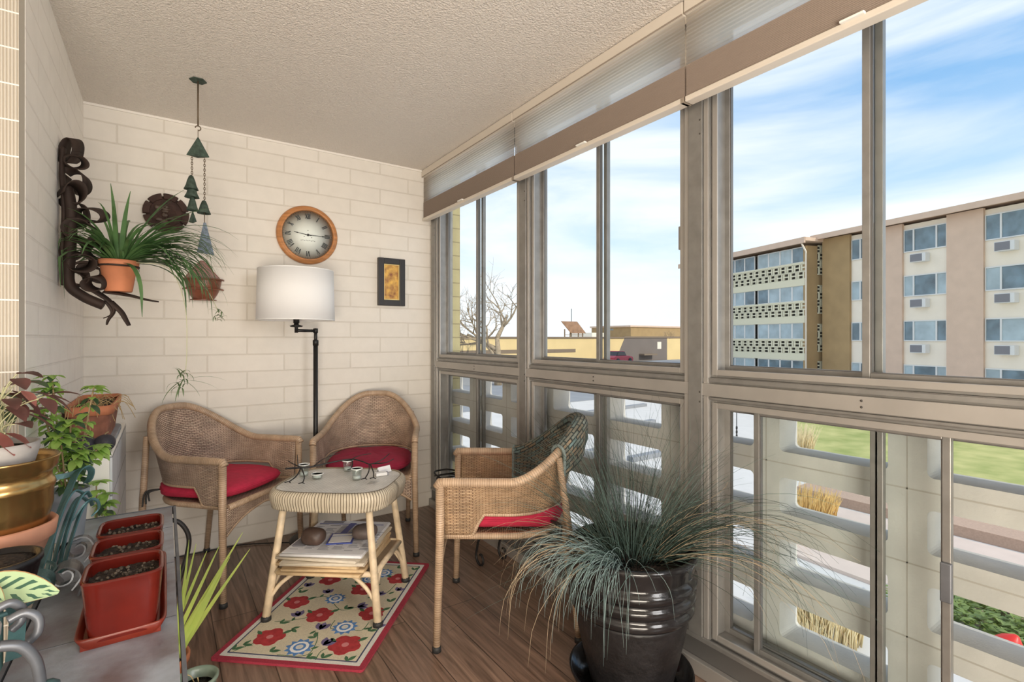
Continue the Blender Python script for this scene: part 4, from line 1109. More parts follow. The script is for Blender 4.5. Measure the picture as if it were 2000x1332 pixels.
for k in range(26):                                        # dry straws to the left
    az = rg.uniform(2.0, 3.3); rr0 = .15
    c = (rr0 * math.cos(az), rr0 * math.sin(az), .47)
    grassblade(mb, c, az, rg.uniform(.0, .6), rg.uniform(.3, .5), .0011, rg.uniform(1.5, 3.2), n=9, m=3, curl=rg.uniform(-.8, .8))
obj('grass_blades', mb, [M['fescue'], M['fescue_lt'], M['fescue_dk'], M['fescue_dry']], pot, fix=False)

# ------------------------------------------------------------------ slate topped iron bench with red pots
bn = thing('slate_bench', 'slate topped low bench with black iron legs, holding three red pots', 'bench', (-.115, 1.70, 0))
mb = MB(); bw, y0, y1 = .149, -.95, .70
mb.bx(-bw + .008, bw - .008, y0 + .008, y1 - .008, .524, .55)
ys = [-.94, -.60, -.25, .10, .44, .69]
for a in ys[1:-1]: mb.bx(-bw + .01, bw - .01, a - .0015, a + .0015, .5495, .5506, 1)
obj('slate_top', mb, [M['slate'], M['slate_edge']], bn)
mb = MB(); ring2 = [(-bw, y0), (bw, y0), (bw, y1), (-bw, y1)]
for (a, b), (c, d) in zip(ring2, ring2[1:] + ring2[:1]):
    mb.bx(min(a, c) - .004, max(a, c) + .004, min(b, d) - .004, max(b, d) + .004, .520, .551)
obj('metal_edge', mb, M['slate_edge'], bn)
for sy in (y0 + .08, y1 - .06):
    for sx in (-1, 1):
        x = sx * (bw - .03)
        pts = catmull([(x, sy, .52), (x + sx * .045, sy, .50), (x + sx * .075, sy, .44), (x + sx * .068, sy, .36), (x + sx * .03, sy, .22), (x + sx * .02, sy, .10), (x + sx * .05, sy, .02), (x + sx * .07, sy, .012)], 6)
        obj('leg', MB().tube(pts, .0085, 8), M['iron'], bn)
mb = MB()
for sy in (y0 + .08, y1 - .06): mb.tube([(-bw + .0, sy, .2), (bw - .0, sy, .2)], .006, 8)
mb.tube([(0, y0 + .08, .2), (0, y1 - .06, .2)], .006, 8)
obj('stretcher', mb, M['iron'], bn)

def square_pot(lab, y, dy):
    root = thing('square_pot', lab, 'flower pot', (-.074, y, .5655), 0, 'red square pots on the slate bench')
    def fn(u, v):
        a = 2 * pi * u
        k = .060 + .0125 * v ** .8 + (.0012 if v > .93 else 0)
        x, yy = sq(a, k, k, .36); return (x, yy, .128 * v)
    mb = MB().grid(fn, 56, 14, closed=True)
    def rimf(u, v):
        a = 2 * pi * u; k = .0735 - .009 * v + .0005; zz = .128 + .004 * math.sin(pi * v)
        x, yy = sq(a, k, k, .36); return (x, yy, zz)
    mb.grid(rimf, 56, 4, closed=True)
    def inn(u, v):
        a = 2 * pi * u; k = .0650 - .002 * v; x, yy = sq(a, k, k, .36); return (x, yy, .128 - .03 * v)
    mb.grid(inn, 56, 3, closed=True)
    mb.prism([sq(2 * pi * i / 56, .06, .06, .36) for i in range(56)], 0, .004)
    obj('pot_body', mb, M['redglaze'], root)
    mb = MB(); r3 = random.Random(int(y * 100))
    mb.grid(lambda u, v: (-.0635 + .127 * u, -.0635 + .127 * v, .106 + .005 * math.sin(11 * u + y) * math.sin(13 * v) + r3.uniform(-.002, .003)), 18, 18)
    for k in range(60): mb.blob((r3.uniform(-.055, .055), r3.uniform(-.055, .055), .110), (r3.uniform(.002, .005),) * 3, 3, m=1, seed=k)
    obj('soil', mb, [M['soil'], M['soil_dry']], root, fix=False)
for lab, y in (('nearest red glazed square pot of soil on the slate bench', 1.443), ('middle of the three red glazed square pots on the slate bench', 1.597), ('farthest red glazed square pot on the slate bench', 1.753)):
    square_pot(lab, y, 0)
mb = MB()
x0, x1, y0, y1 = -.082, .082, -.03, .40
sc_ = thing('plant_saucer', 'long orange red glazed saucer under the three square pots', 'saucer', (-.076, 1.41, .5505))
mb.bx(x0 + .012, x1 - .012, y0 + .012, y1 + .018, 0, .0145)
obj('tray_base', mb, M['redsaucer'], sc_)
mb = MB()
def rimt(u, v):
    a = 2 * pi * u; cx, cy = (x0 + x1) / 2, (y0 + y1 + .03) / 2
    w, d = (x1 - x0) / 2, (y1 + .03 - y0) / 2
    pr = [(-.012, 0), (0, .026), (-.003, .029), (-.007, .027), (-.014, .0145)]
    k = v * 4; i = min(3, int(k)); t = k - i
    off = pr[i][0] + (pr[i + 1][0] - pr[i][0]) * t; zz = pr[i][1] + (pr[i + 1][1] - pr[i][1]) * t
    x, y = sq(a, w + off, d + off, .14); return (cx + x, cy + y, zz)
mb.grid(rimt, 72, 4, closed=True)
obj('tray_rim', mb, M['redsaucer'], sc_)

# ------------------------------------------------------------------ cabinet in the corner with trough and gourds
cb = thing('corner_cabinet', 'cream low cabinet with stone tiled side in the corner against the left wall', 'cabinet', (-.25, 2.93, 0))
obj('body', MB().bx(-.086, .076, -.425, .424, 0, .75), M['cabinet'], cb, bevel=.004)
obj('tiled_side', MB().bx(.0765, .084, -.424, .424, 0, .752), M['tile'], cb)
obj('top_slab', MB().bx(-.0865, .0845, -.427, .424, .752, .768), M['cabinet'], cb, bevel=.004)
tg = thing('window_box', 'old terracotta trough of dried stems on the corner cabinet', 'planter', (-.252, 2.93, .769))
obj('saucer', MB().prism([sq(2 * pi * i / 48, .080, .30, .3) for i in range(48)], 0, .016), M['greypot'], tg, bevel=.004)
def trough(u, v):
    k = .8 + .2 * v; x, y = sq(2 * pi * u, .070 * k, .28 * (.93 + .07 * v), .22); return (x, y, .0165 + .115 * v)
mb = MB().grid(trough, 48, 6, closed=True)
mb.prism([sq(2 * pi * i / 48, .055, .26, .22) for i in range(48)], .0165, .02)
obj('trough_body', mb, M['terra_d'], tg)
def trim_(u, v):
    pr = [(.070, .128), (.078, .13), (.080, .166), (.072, .168), (.068, .15)]
    k = v * 4; i = min(3, int(k)); t = k - i; w = pr[i][0] + (pr[i + 1][0] - pr[i][0]) * t
    x, y = sq(2 * pi * u, w, w + .21, .22); return (x, y, pr[i][1] + (pr[i + 1][1] - pr[i][1]) * t)
obj('rim', MB().grid(trim_, 48, 4, closed=True), M['terra'], tg)
obj('soil', MB().prism([sq(2 * pi * i / 48, .068, .277, .22) for i in range(48)], .13, .142), M['soil'], tg)
mb = MB(); rg = random.Random(4)
for k in range(46):
    x, y = rg.uniform(-.05, .06), rg.uniform(-.27, .12); a = rg.uniform(-2.2, .4)
    p0 = Vector((x, y, .14)); p1 = p0 + Vector((.05 * math.cos(a), .05 * math.sin(a), rg.uniform(.0, .05))); p2 = p1 + Vector((.04 * math.cos(a), .04 * math.sin(a), rg.uniform(-.09, -.01)))
    mb.tube(catmull([p0, p1, p2], 4), .0013, 4)
obj('dried_stems', mb, M['dry'], tg)
for lab, x, y, r, sd in (('dark round gourd at the front right corner of the cabinet top', -.192, 2.545, .035, 1), ('dark round gourd at the left on the cabinet front edge, behind the basil', -.250, 2.545, .036, 6)):
    g = thing('gourd', lab, 'gourd', (x, y, .7685), 0, 'dark gourds on the corner cabinet')
    obj('body', MB().blob((0, 0, r * .93), (r, r, r * .95), 14, wob=.035, seed=sd), M['gourd'], g)
    obj('stem', MB().tube([(0, 0, r * 1.8), (.004, 0, r * 2.02), (.012, 0, r * 2.15)], [.004, .003, .0025], 6), M['twig'], g)
    
# ------------------------------------------------------------------ green iron plant stand with brass planter
def leafpoly(mb, base, d, up, L, w, m=0, cup=.25, n=5, bend=.5):
    d = Vector(d).normalized(); up = Vector(up); s = d.cross(up)
    if s.length < 1e-4: s = Vector((1, 0, 0))
    s.normalize(); nrm = s.cross(d).normalized(); b = Vector(base); vs = []; uv = []; fs = []
    for i in range(n + 1):
        t = i / n; ww = w * .5 * (math.sin(pi * min(1, t * .96 + .02)) ** .75) * (1.15 - .35 * t)
        c = b + d * L * t - nrm * (bend * L * t * t * .5)
        vs += [c + s * ww + nrm * ww * cup, c, c - s * ww + nrm * ww * cup]; uv += [(0, t), (.5, t), (1, t)]
    for i in range(n):
        for j in (0, 1): a = i * 3 + j; fs.append((a, a + 1, a + 4, a + 3))
    mb.add(vs, fs, uv, m)
def strap(mb, pts, w, side, n=6, m=0, th=.004):
    """flat bar: rectangular section swept along a smooth path"""
    q = catmull(pts, n); sd = Vector(side).normalized(); vs = []; fs = []
    for i, p in enumerate(q):
        t = (q[min(i + 1, len(q) - 1)] - q[max(i - 1, 0)]).normalized(); nn = t.cross(sd).normalized() * th / 2; ss = sd * w / 2
        vs += [p + ss + nn, p - ss + nn, p - ss - nn, p + ss - nn]
    for i in range(len(q) - 1):
        for j in range(4): a = i * 4; fs.append((a + j, a + (j + 1) % 4, a + 4 + (j + 1) % 4, a + 4 + j))
    fs += [(0, 1, 2, 3), (len(q) * 4 - 4, len(q) * 4 - 3, len(q) * 4 - 2, len(q) * 4 - 1)]
    mb.add(vs, fs, m=m, sm=False)
ps = thing('iron_plant_stand', 'green patinated iron plant stand with scrolled straps left of the slate bench', 'plant stand', (-.36, 1.70, 0))
def L_(x, y, z): return Vector((x + .36, y - 1.70, z))
ZS = .628
mb = MB()
for r_ in (.100, .070, .035): mb.tube([Vector((.03 + r_ * math.cos(a), .03 + r_ * math.sin(a), ZS - .006)) for a in [2 * pi * i / 32 for i in range(32)]], .0045, 6, closed=True)
for a in (0, pi / 3, 2 * pi / 3): mb.tube([(.03 + .1 * math.cos(a), .03 + .1 * math.sin(a), ZS - .009), (.03 - .1 * math.cos(a), .03 - .1 * math.sin(a), ZS - .009)], .004, 6)
obj('ring_shelf', mb, M['patina'], ps)
for a in (.9, 2.9, -1.4):
    x, y = .03 + .1 * math.cos(a), .03 + .1 * math.sin(a)
    x2 = min(x + .04 * math.cos(a), .06)
    obj('leg', MB().tube([(x, y, ZS - .006), (x2, y + .04 * math.sin(a), .3), (min(x2, .058), y + .06 * math.sin(a), .006)], .007, 8), M['patina'], ps)
def strapobj(pts, w, side): 
    mb = MB(); strap(mb, pts, w, side); return obj('strap', mb, M['patina'], ps)
# long diagonal strap rising to a curled end
strapobj([L_(-.272, 1.70, .585), L_(-.262, 1.78, .63), L_(-.248, 1.90, .70), L_(-.232, 2.03, .772), L_(-.222, 2.08, .795), L_(-.206, 2.10, .803), L_(-.192, 2.095, .790), L_(-.194, 2.08, .768), L_(-.202, 2.075, .757)], .020, (.8, -.45, .25))
strapobj([L_(-.285, 2.085, .782), L_(-.25, 2.09, .784), L_(-.222, 2.09, .792)], .016, (0, .3, 1))
strapobj([L_(-.285, 1.66, .60), L_(-.268, 1.655, .640), L_(-.243, 1.652, .644), L_(-.226, 1.655, .628), L_(-.226, 1.66, .60)], .034, (.1, 1, .1))
for k, (dx, dz) in enumerate(((0, 0), (.014, .012), (-.01, .02), (.022, -.015))):
    strapobj([L_(-.252 + dx, 1.84, .57), L_(-.240 + dx, 1.87, .65 + dz), L_(-.222 + dx, 1.92, .72 + dz), L_(-.205 + dx, 1.95, .745 + dz), L_(-.188 + dx * .5, 1.965, .725 + dz)], .011, (.6, -.6, .3))
strapobj([L_(-.215, 1.91, .69), L_(-.185, 1.93, .735), L_(-.165, 1.94, .73), L_(-.160, 1.94, .705), L_(-.175, 1.93, .69)], .009, (.3, .8, .3))
for cx_, cy_, zz in ((-.205, 1.93, .60), (-.213, 1.76, .59)):
    mb = MB(); strap(mb, spiral(L_(cx_, cy_, zz), .042, .010, -1.2, 8.5, 18, (.92, .1, 0), (0, .15, 1))[::2], .03, (0, 1, -.1), n=3)
    obj('scroll', mb, M['gunmetal'], ps)
mb = MB(); strap(mb, [L_(-.225, 1.80, .555), L_(-.235, 1.76, .60), L_(-.21, 1.72, .63), L_(-.18, 1.70, .62), L_(-.172, 1.69, .59), L_(-.18, 1.70, .558)], .04, (0, 1, 0))
obj('scroll', mb, M['gunmetal'], ps)

tp = thing('terracotta_pot', 'large pale terracotta pot on the green iron stand, under the brass planter', 'flower pot', (-.337, 1.735, ZS))
obj('pot_body', MB().lathe([(0, .0), (.066, 0), (.070, .006), (.098, .082), (.108, .088), (.113, .122), (.108, .127), (.098, .118), (.092, .09), (.066, .012), (0, .01)], 40), M['terra2'], tp)
bp = thing('brass_planter', 'round aged brass planter set in the terracotta pot on the iron stand', 'planter', (-.337, 1.735, ZS + .094))
obj('bowl', MB().lathe([(0, .0), (.070, 0), (.086, .006), (.0925, .022), (.0985, .05), (.104, .075), (.1045, .112), (.1075, .118), (.1085, .126), (.106, .134), (.1015, .140), (.1015, .152), (.105, .160), (.112, .168), (.116, .190), (.118, .194), (.115, .196), (.108, .180), (.099, .165), (.0985, .14), (.099, .11), (.09, .05), (.075, .012), (0, .01)], 56), M['brass'], bp)
wp = thing('chalky_flower_pot', 'chalky grey flower pot with maroon leaved plant inside the brass planter', 'potted plant', (-.345, 1.735, ZS + .105))
obj('pot_body', MB().lathe([(0, .0), (.052, 0), (.054, .006), (.068, .12), (.075, .165), (.086, .205), (.086, .222), (.080, .222), (.074, .205), (0, .20)], 36), M['whitepot'], wp)
obj('soil', MB().lathe([(.0765, .208), (0, .214)], 24), M['soil'], wp)
mb = MB(); ms = MB(); rg = random.Random(9)
for k in range(26):
    az = rg.uniform(-1.9, 2.2) if k < 20 else rg.uniform(0, 6.28); h = rg.uniform(.03, .19); r_ = rg.uniform(.02, .15)
    p = Vector((r_ * math.cos(az), r_ * math.sin(az) - .01, .215 + h))
    if p.y > .19: p.y = .19
    ms.tube(catmull([(rg.uniform(-.03, .03), rg.uniform(-.03, .03), .21), (p.x * .45, p.y * .45, .215 + h * .75), p], 4), .0014, 4)
    leafpoly(mb, p, (math.cos(az), math.sin(az) * .8, rg.uniform(-.6, .3)), (0, 0, 1), rg.uniform(.045, .085), rg.uniform(.028, .05), rg.choice((0, 0, 1, 1, 0, 2)), bend=.7)
for p, d, L, w, m_ in (((.02, .0, .43), (1, .2, .35), .07, .035, 0), ((-.02, .02, .42), (.9, .3, -.25), .12, .034, 1), ((.06, .05, .41), (1, .4, -.2), .09, .035, 0), ((-.02, -.03, .39), (.9, -.1, -.1), .07, .045, 1), ((.0, -.05, .33), (.7, -.3, -.5), .08, .045, 2), ((.03, -.04, .32), (.8, -.1, -.4), .06, .04, 2), ((.05, .03, .36), (.9, .3, -.5), .08, .04, 0)):
    p = (p[0], p[1], p[2] - .07)
    leafpoly(mb, p, d, (0, 0, 1), L, w, m_)
    ms.tube(catmull([(0, 0, .21), Vector(p) * .6 + Vector((0, 0, .10)), p], 4), .0016, 4)
st_ = obj('stems', ms, M['runner'], wp)
obj('leaves', mb, [M['maroon'], M['basil_dk'], M['pinkleaf']], wp, fix=False)

# basil pots on the bench end
def basil(name, lab, loc, potr, poth, mt, rimm, stems, seed, soilm='soil', low=False):
    root = thing(name, lab, 'potted plant', loc)
    obj('pot_body', MB().lathe([(0, 0), (potr * .68, 0), (potr * .72, .004), (potr * .93, poth * .8), (potr * .98, poth * .82), (potr, poth), (potr * .93, poth), (potr * .88, poth * .86), (0, poth * .84)], 32), mt, root)
    obj('soil', MB().lathe([(potr * .87, poth * .87), (0, poth * .9)], 20), M[soilm], root)
    mb = MB(); ms = MB(); rg = random.Random(seed)
    for (x, y, z) in stems:
        b = Vector((x * .12, y * .12, poth * .88)); tip = Vector((x, y, z))
        q = catmull([b, b.lerp(tip, .5) + Vector((x * .1, y * .1, .03)), tip], 6); ms.tube(q, .0026, 5)
        for k in range(9 if low else 2, len(q)):
            c = q[k]; nl = 4 if k > 6 else 2
            for j in range(nl):
                a = rg.uniform(0, 6.28); L = rg.uniform(.026, .05)
                leafpoly(mb, c, (math.cos(a), math.sin(a), rg.uniform(-.5, .4)), (0, 0, 1), L, L * .62, rg.choice((0, 0, 0, 1)), bend=.9)
        for j in range(6):
            a = j * pi / 3 + rg.random(); leafpoly(mb, tip, (math.cos(a), math.sin(a), .35), (0, 0, 1), .036, .024, 0, bend=1)
    obj('stems', ms, M['twig'], root); obj('leaves', mb, [M['basil'], M['basil_dk']], root, fix=False)
    return root
basil('basil_plant', 'bright green leafy basil in a dark rimmed pot behind the brass planter', (-.262, 2.20, .5515), .058, .165, M['greypot'], None,
      [(-.03, -.06, .54), (.07, -.03, .50), (-.04, -.12, .44), (.02, -.10, .40), (.085, -.02, .30), (-.04, -.05, .50), (.03, -.06, .36), (.04, -.1, .30), (.0, -.14, .36)], 12)
basil('basil_seedling', 'slender leafy green sprig rising behind the far end of the slate bench', (-.200, 2.452, 0), .040, .07, M['greypot'], None, [(-.01, .0, .67), (.02, -.005, .62), (.015, .0, .585)], 31, low=True)

# front left: dark pot, prayer plant, scroll stand
fs_ = thing('scroll_plant_stand', 'grey scrolled iron stand in the near left corner', 'plant stand', (-.27, 1.24, 0))
def F_(x, y, z): return Vector((x + .27, y - 1.24, z))
def tubeobj(pts, r, mt=M['gunmetal'], nm='scroll'): return obj(nm, MB().tube(catmull(pts, 6), r, 9), mt, fs_)
tubeobj([F_(-.242, 1.25, .735), F_(-.226, 1.255, .738), F_(-.213, 1.26, .722), F_(-.214, 1.26, .70), F_(-.226, 1.26, .688)], .0075)
tubeobj([F_(-.226, 1.235, .716), F_(-.205, 1.238, .722), F_(-.188, 1.24, .706), F_(-.188, 1.24, .682), F_(-.20, 1.24, .668)], .0075)
tubeobj([F_(-.232, 1.20, .69), F_(-.205, 1.205, .678), F_(-.188, 1.21, .648), F_(-.182, 1.215, .61), F_(-.18, 1.22, .565)], .009)
obj('scroll_end', MB().lathe([(.0, -.016), (.018, -.016), (.024, -.006), (.024, .006), (.018, .016), (0, .016)], 20, T=Matrix.Translation(F_(-.172, 1.215, .576)) @ Matrix.Rotation(pi / 2, 4, 'Y')), M['patina'], fs_)
for x, y in ((-.285, 1.17), (-.285, 1.33), (-.40, 1.25)):
    obj('leg', MB().tube([F_(x, y, .006), F_(x, y, .655)], .008, 8), M['patina'], fs_)
mb = MB(); strap(mb, [F_(-.245, 1.38, .58), F_(-.232, 1.33, .64), F_(-.228, 1.31, .70), F_(-.24, 1.29, .735)], .024, (.9, .3, 0)); obj('strap', mb, M['patina'], fs_)
mb = MB(); strap(mb, [F_(-.29, 1.17, .656), F_(-.40, 1.25, .656), F_(-.29, 1.33, .656), F_(-.286, 1.25, .656), F_(-.29, 1.17, .656)], .02, (0, 0, 1)); obj('shelf_strap', mb, M['patina'], fs_)
rp = thing('clay_flower_pot', 'grey rimmed clay pot at the extreme left on the scrolled stand', 'flower pot', (-.288, 1.205, .668))
obj('pot_body', MB().lathe([(0, 0), (.036, 0), (.040, .004), (.052, .034), (.058, .038), (.059, .052), (.052, .053), (.046, .036), (0, .03)], 32), M['whitepot'], rp)
obj('soil', MB().lathe([(.0475, .040), (0, .043)], 20), M['soil'], rp)
dp = thing('shallow_pot', 'dark shallow pot of bare soil in front of the large terracotta pot', 'flower pot', (-.292, 1.50, .652))
obj('pot_body', MB().lathe([(0, 0), (.05, 0), (.055, .005), (.070, .075), (.074, .08), (.074, .092), (.067, .093), (.062, .078), (0, .074)], 36), M['blackmatte'], dp)
obj('soil', MB().lathe([(.0625, .082), (.03, .088), (0, .09)], 24), M['soil'], dp)
br2 = thing('iron_plant_stand', 'short green iron tripod under the dark shallow pot', 'plant stand', (-.292, 1.50, 0))
mb = MB().tube([(.058 * math.cos(a), .058 * math.sin(a), .645) for a in [2 * pi * i / 24 for i in range(24)]], .0055, 6, closed=True)
obj('ring_shelf', mb, M['patina'], br2)
for a in (pi / 2 + .5, pi + .3, -pi / 2 - .2):
    obj('leg', MB().tube([(.058 * math.cos(a), .058 * math.sin(a), .645), (.05 * math.cos(a) - .02, .06 * math.sin(a), .006)], .006, 7), M['patina'], br2)
pp = thing('prayer_plant', 'prayer plant with dark patterned pale green leaves at the near left edge', 'potted plant', (-.335, 1.34, .668))
obj('pot_body', MB().lathe([(0, 0), (.030, 0), (.032, .003), (.042, .04), (.043, .048), (.038, .048), (.034, .036), (0, .032)], 28), M['terra'], pp)
obj('soil', MB().lathe([(.0355, .040), (0, .042)], 16), M['soil'], pp)
mb = MB()
leafpoly(mb, (.012, -.01, .078), (1, -.42, .06), (-.25, -.45, 1), .165, .085, cup=.18, n=10, bend=.35)
leafpoly(mb, (.02, .01, .07), (.55, -.8, .35), (0, -.3, 1), .12, .06, cup=.2, n=10, bend=.8)
leafpoly(mb, (0, .0, .07), (-.8, -.3, .3), (0, 0, 1), .12, .06, cup=.2, n=10, bend=.8)
ms = MB()
for p in ((.012, -.01, .078), (.02, .01, .07), (0, 0, .07)): ms.tube(catmull([(0, 0, .035), (p[0] * .5, p[1] * .5, .06), p], 4), .002, 5)
obj('stems', ms, M['maroon'], pp); obj('leaves', mb, M['prayer'], pp, fix=False)

# under the bench: spiky plant and celadon pot
yp = thing('spiky_plant', 'spiky yellow green plant growing out from under the slate bench', 'potted plant', (-.01, 2.03, 0))
obj('pot_body', MB().lathe([(0, 0), (.06, 0), (.063, .004), (.078, .13), (.083, .135), (.084, .155), (.077, .156), (.072, .13), (0, .125)], 28), M['terra'], yp)
obj('soil', MB().lathe([(.0735, .135), (0, .14)], 16), M['soil'], yp)
mb = MB(); rg = random.Random(3)
T = [(.165, -.05, .505), (.235, -.06, .54), (.20, -.02, .45), (.13, -.03, .49), (.10, -.02, .52), (.17, -.08, .42), (.26, -.04, .47), (.08, .0, .53), (.07, -.06, .42), (.12, -.09, .36), (.055, -.02, .46), (.20, -.09, .5)]
for k, t in enumerate(T):
    a = Vector((.02 + rg.uniform(-.02, .03), rg.uniform(-.03, .03), .14)); t = Vector(t)
    q = catmull([a, a.lerp(t, .5) + Vector((.006, 0, .012)), t], 5); n = len(q)
    mb.strip(q, [.020 * (1 - .92 * (i / (n - 1)) ** 1.5) for i in range(n)], Vector((.65, -.7, -.25)), fold=.12)
for k in range(14):
    a = rg.uniform(2, 5); blade(mb, (0, 0, .14), a, 1.2, rg.uniform(.15, .25), .012, 1.2)
obj('foliage', mb, M['yucca'], yp, fix=False)
gp = thing('celadon_pot', 'celadon green glazed pot with soil on the floor beside the slate bench', 'flower pot', (.078, 1.775, 0))
obj('pot_body', MB().lathe([(0, 0), (.040, 0), (.043, .006), (.052, .10), (.054, .185), (.060, .192), (.061, .200), (.055, .203), (.049, .195), (.047, .165), (0, .160)], 36), M['greenpot'], gp)
obj('soil', MB().lathe([(.0475, .172), (0, .176)], 16), M['soil'], gp)
mb = MB().tube(catmull([(0, 0, .17), (.006, -.01, .19), (.004, -.02, .21)], 4), .0016, 5); mb.tube(catmull([(0, .01, .17), (-.01, .02, .195), (-.02, .02, .205)], 4), .0013, 5)
obj('dry_stalk', mb, M['dry'], gp)
# ------------------------------------------------------------------ outdoors
GZ = -2.8
struct('ground', MB().bx(-60, 140, -60, 200, GZ - .5, GZ), M['paving'])
def flat(nm, pts, z0, z1, mt, kind='structure', **k):
    o = obj(nm, MB().prism(pts, z0, z1), mt); o['kind'] = kind; return o
flat('lawn', [(16.5, -14), (17.2, 3.8), (17.3, 10.0), (24.5, 12.5), (29, 10), (29, -14)], GZ, GZ + .05, M['lawn'])
flat('sidewalk_edge', [(13.0, -14), (13.3, 6.5), (14.0, 6.5), (13.8, -14)], GZ, GZ + .22, M['kerb'])
flat('sidewalk', [(8.3, -14), (9.6, 5.4), (13.0, 6.2), (12.8, -14)], GZ, GZ + .06, M['pinkpave'])
flat('road', [(10, 24), (60, 24), (80, 44.5), (10, 44.5)], GZ, GZ + .04, M['asphalt'])
flat('pavement', [(10, 37.5), (90, 37.5), (90, 44.9), (10, 44.9)], GZ, -1.72, M['asphalt'])
for i, (a, b, c, d) in enumerate(((12.5, 11.2, 14.6, 11.2), (14.2, 15.6, 19.2, 15.8), (9.8, 12.6, 12.4, 12.7), (17.5, 19.6, 23.5, 20))):
    flat('kerb_line' if i == 0 else 'kerb_line', [(a, b), (c, d), (c, d + .28), (a, b + .28)], GZ, GZ + .16, M['asphalt'])
def clump(nm, lab, x, y, h, r, n, mt, seed, z=GZ):
    mb = MB(); rg = random.Random(seed)
    for k in range(n):
        a = rg.uniform(0, 6.28); q = r * .35 * math.sqrt(rg.random()); t = rg.uniform(0, .5)
        c = Vector((q * math.cos(a), q * math.sin(a), 0)); hh = h * rg.uniform(.6, 1)
        e = c + Vector((math.cos(a) * hh * t * .6, math.sin(a) * hh * t * .6, hh)); m_ = c.lerp(e, .55) - Vector((math.cos(a), math.sin(a), 0)) * hh * t * .12
        mb.tube([c, m_, e], [.012, .010, .003], 3)
    o = obj(nm, mb, mt, fix=False); o.location = (x, y, z); return tag(o, lab, 'ornamental grass', 'tan ornamental grasses outside')
clump('ornamental_grass', 'tall golden ornamental grass clump seen through the top row of block openings', 17.2, 8.4, 1.25, 1.3, 420, M['pampas_lt'], 1)
clump('ornamental_grass', 'golden ornamental grass clump seen through the second row of block openings', 11.3, 5.30, .80, 1.5, 560, M['pampas'], 2, GZ + .05)
clump('ornamental_grass', 'low straw coloured grass bed seen through the lowest block openings', 7.3, 3.35, .40, 1.6, 500, M['pampas_lt'], 3)
mb = MB(); rg = random.Random(8)
for k in range(2600):
    x, y = rg.uniform(8.75, 11.2), rg.uniform(1.2, 3.0); h = rg.uniform(.05, .30)
    a = rg.uniform(0, 6.28); leafpoly(mb, (x, y, GZ + h), (math.cos(a), math.sin(a), rg.uniform(-.2, .8)), (0, 0, 1), .13, .07, n=2)
tag(obj('low_shrubs', mb, M['hedge'], fix=False), 'low green shrub bed outside behind the white post with red cap', 'shrub', kind='stuff')
wpst = thing('garden_post', 'short white post with a slanting bright red cap beside the shrub bed outside', 'garden post', (8.2, 1.62, GZ))
obj('post', MB().lathe([(.20, 0), (.19, .26), (.16, .29), (0, .29)], 20), M['white'], wpst)
obj('cap', MB().lathe([(.18, .0), (.17, .07), (.11, .2), (.03, .29), (0, .30)], 20, T=Matrix.Translation((0, 0, .27)) @ Matrix.Rotation(R(24), 4, 'X')), M['redcap'], wpst)
fd = thing('hanging_feeder', 'dark hanging bird feeder on chains outside, seen through the narrow lower pane', 'bird feeder', (9.6, 6.05, -.62))
obj('feeder_body', MB().lathe([(0, 0), (.09, .02), (.10, .3), (.13, .33), (.03, .42), (0, .42)], 14), M['bark'], fd)
mb = MB()
for x in (-.06, .32):
    for k in range(9): mb.tube([(x + .018 * math.cos(a), 0, -.05 - .085 * k + .04 * math.sin(a)) for a in [2 * pi * i / 8 for i in range(8)]], .01, 5, closed=True)
obj('chain', mb, M['iron'], fd)
obj('pole', MB().tube([(.15, .05, GZ + .62), (.15, .05, .55), (0, 0, .55), (0, 0, .42)], .014, 8), M['pole'], fd)
obj('hook_arm', MB().tube([(.15, .05, .5), (.32, 0, .5), (.32, 0, -.02)], .01, 7), M['pole'], fd)

# apartment building: wing with balconies, blank umber end wall and long air conditioned front
ap = thing('apartment_building', 'long four storey apartment building with pierced block balconies and tan brick piers', 'building', (37.1, 17.4, 0))
e = Vector((.275, .961, 0)); nrm = Vector((.961, -.275, 0))
TL = Matrix(((e.x, nrm.x, 0, 0), (e.y, nrm.y, 0, 0), (0, 0, 1, 0), (0, 0, 0, 1)))       # local (along, into, up)
def part(nm, mb, mt, parent=ap, **k): return obj(nm, mb, mt, parent, **k)
ROOF = 8.0
part('wall', MB().bx(0, 13, .35, 14, GZ, ROOF - .25, T=TL), M['creamyel'])
part('end_wall', MB().bx(-.02, .25, 0, 6, GZ, ROOF - .25, T=TL), M['umber'])
mb = MB().bx(-.45, 13.3, -.7, 14.3, ROOF - .02, ROOF + .22, T=TL); mb.bx(-.45, 13.3, -.72, -.6, ROOF - .18, ROOF + .22, T=TL)
part('roof', mb, M['tanpier'])
part('downpipe', MB().tube([TL @ Vector((-.1, -.6, ROOF - .1)), TL @ Vector((-.06, -.1, ROOF - .7)), TL @ Vector((-.06, -.1, GZ))], .06, 8), M['cream'])
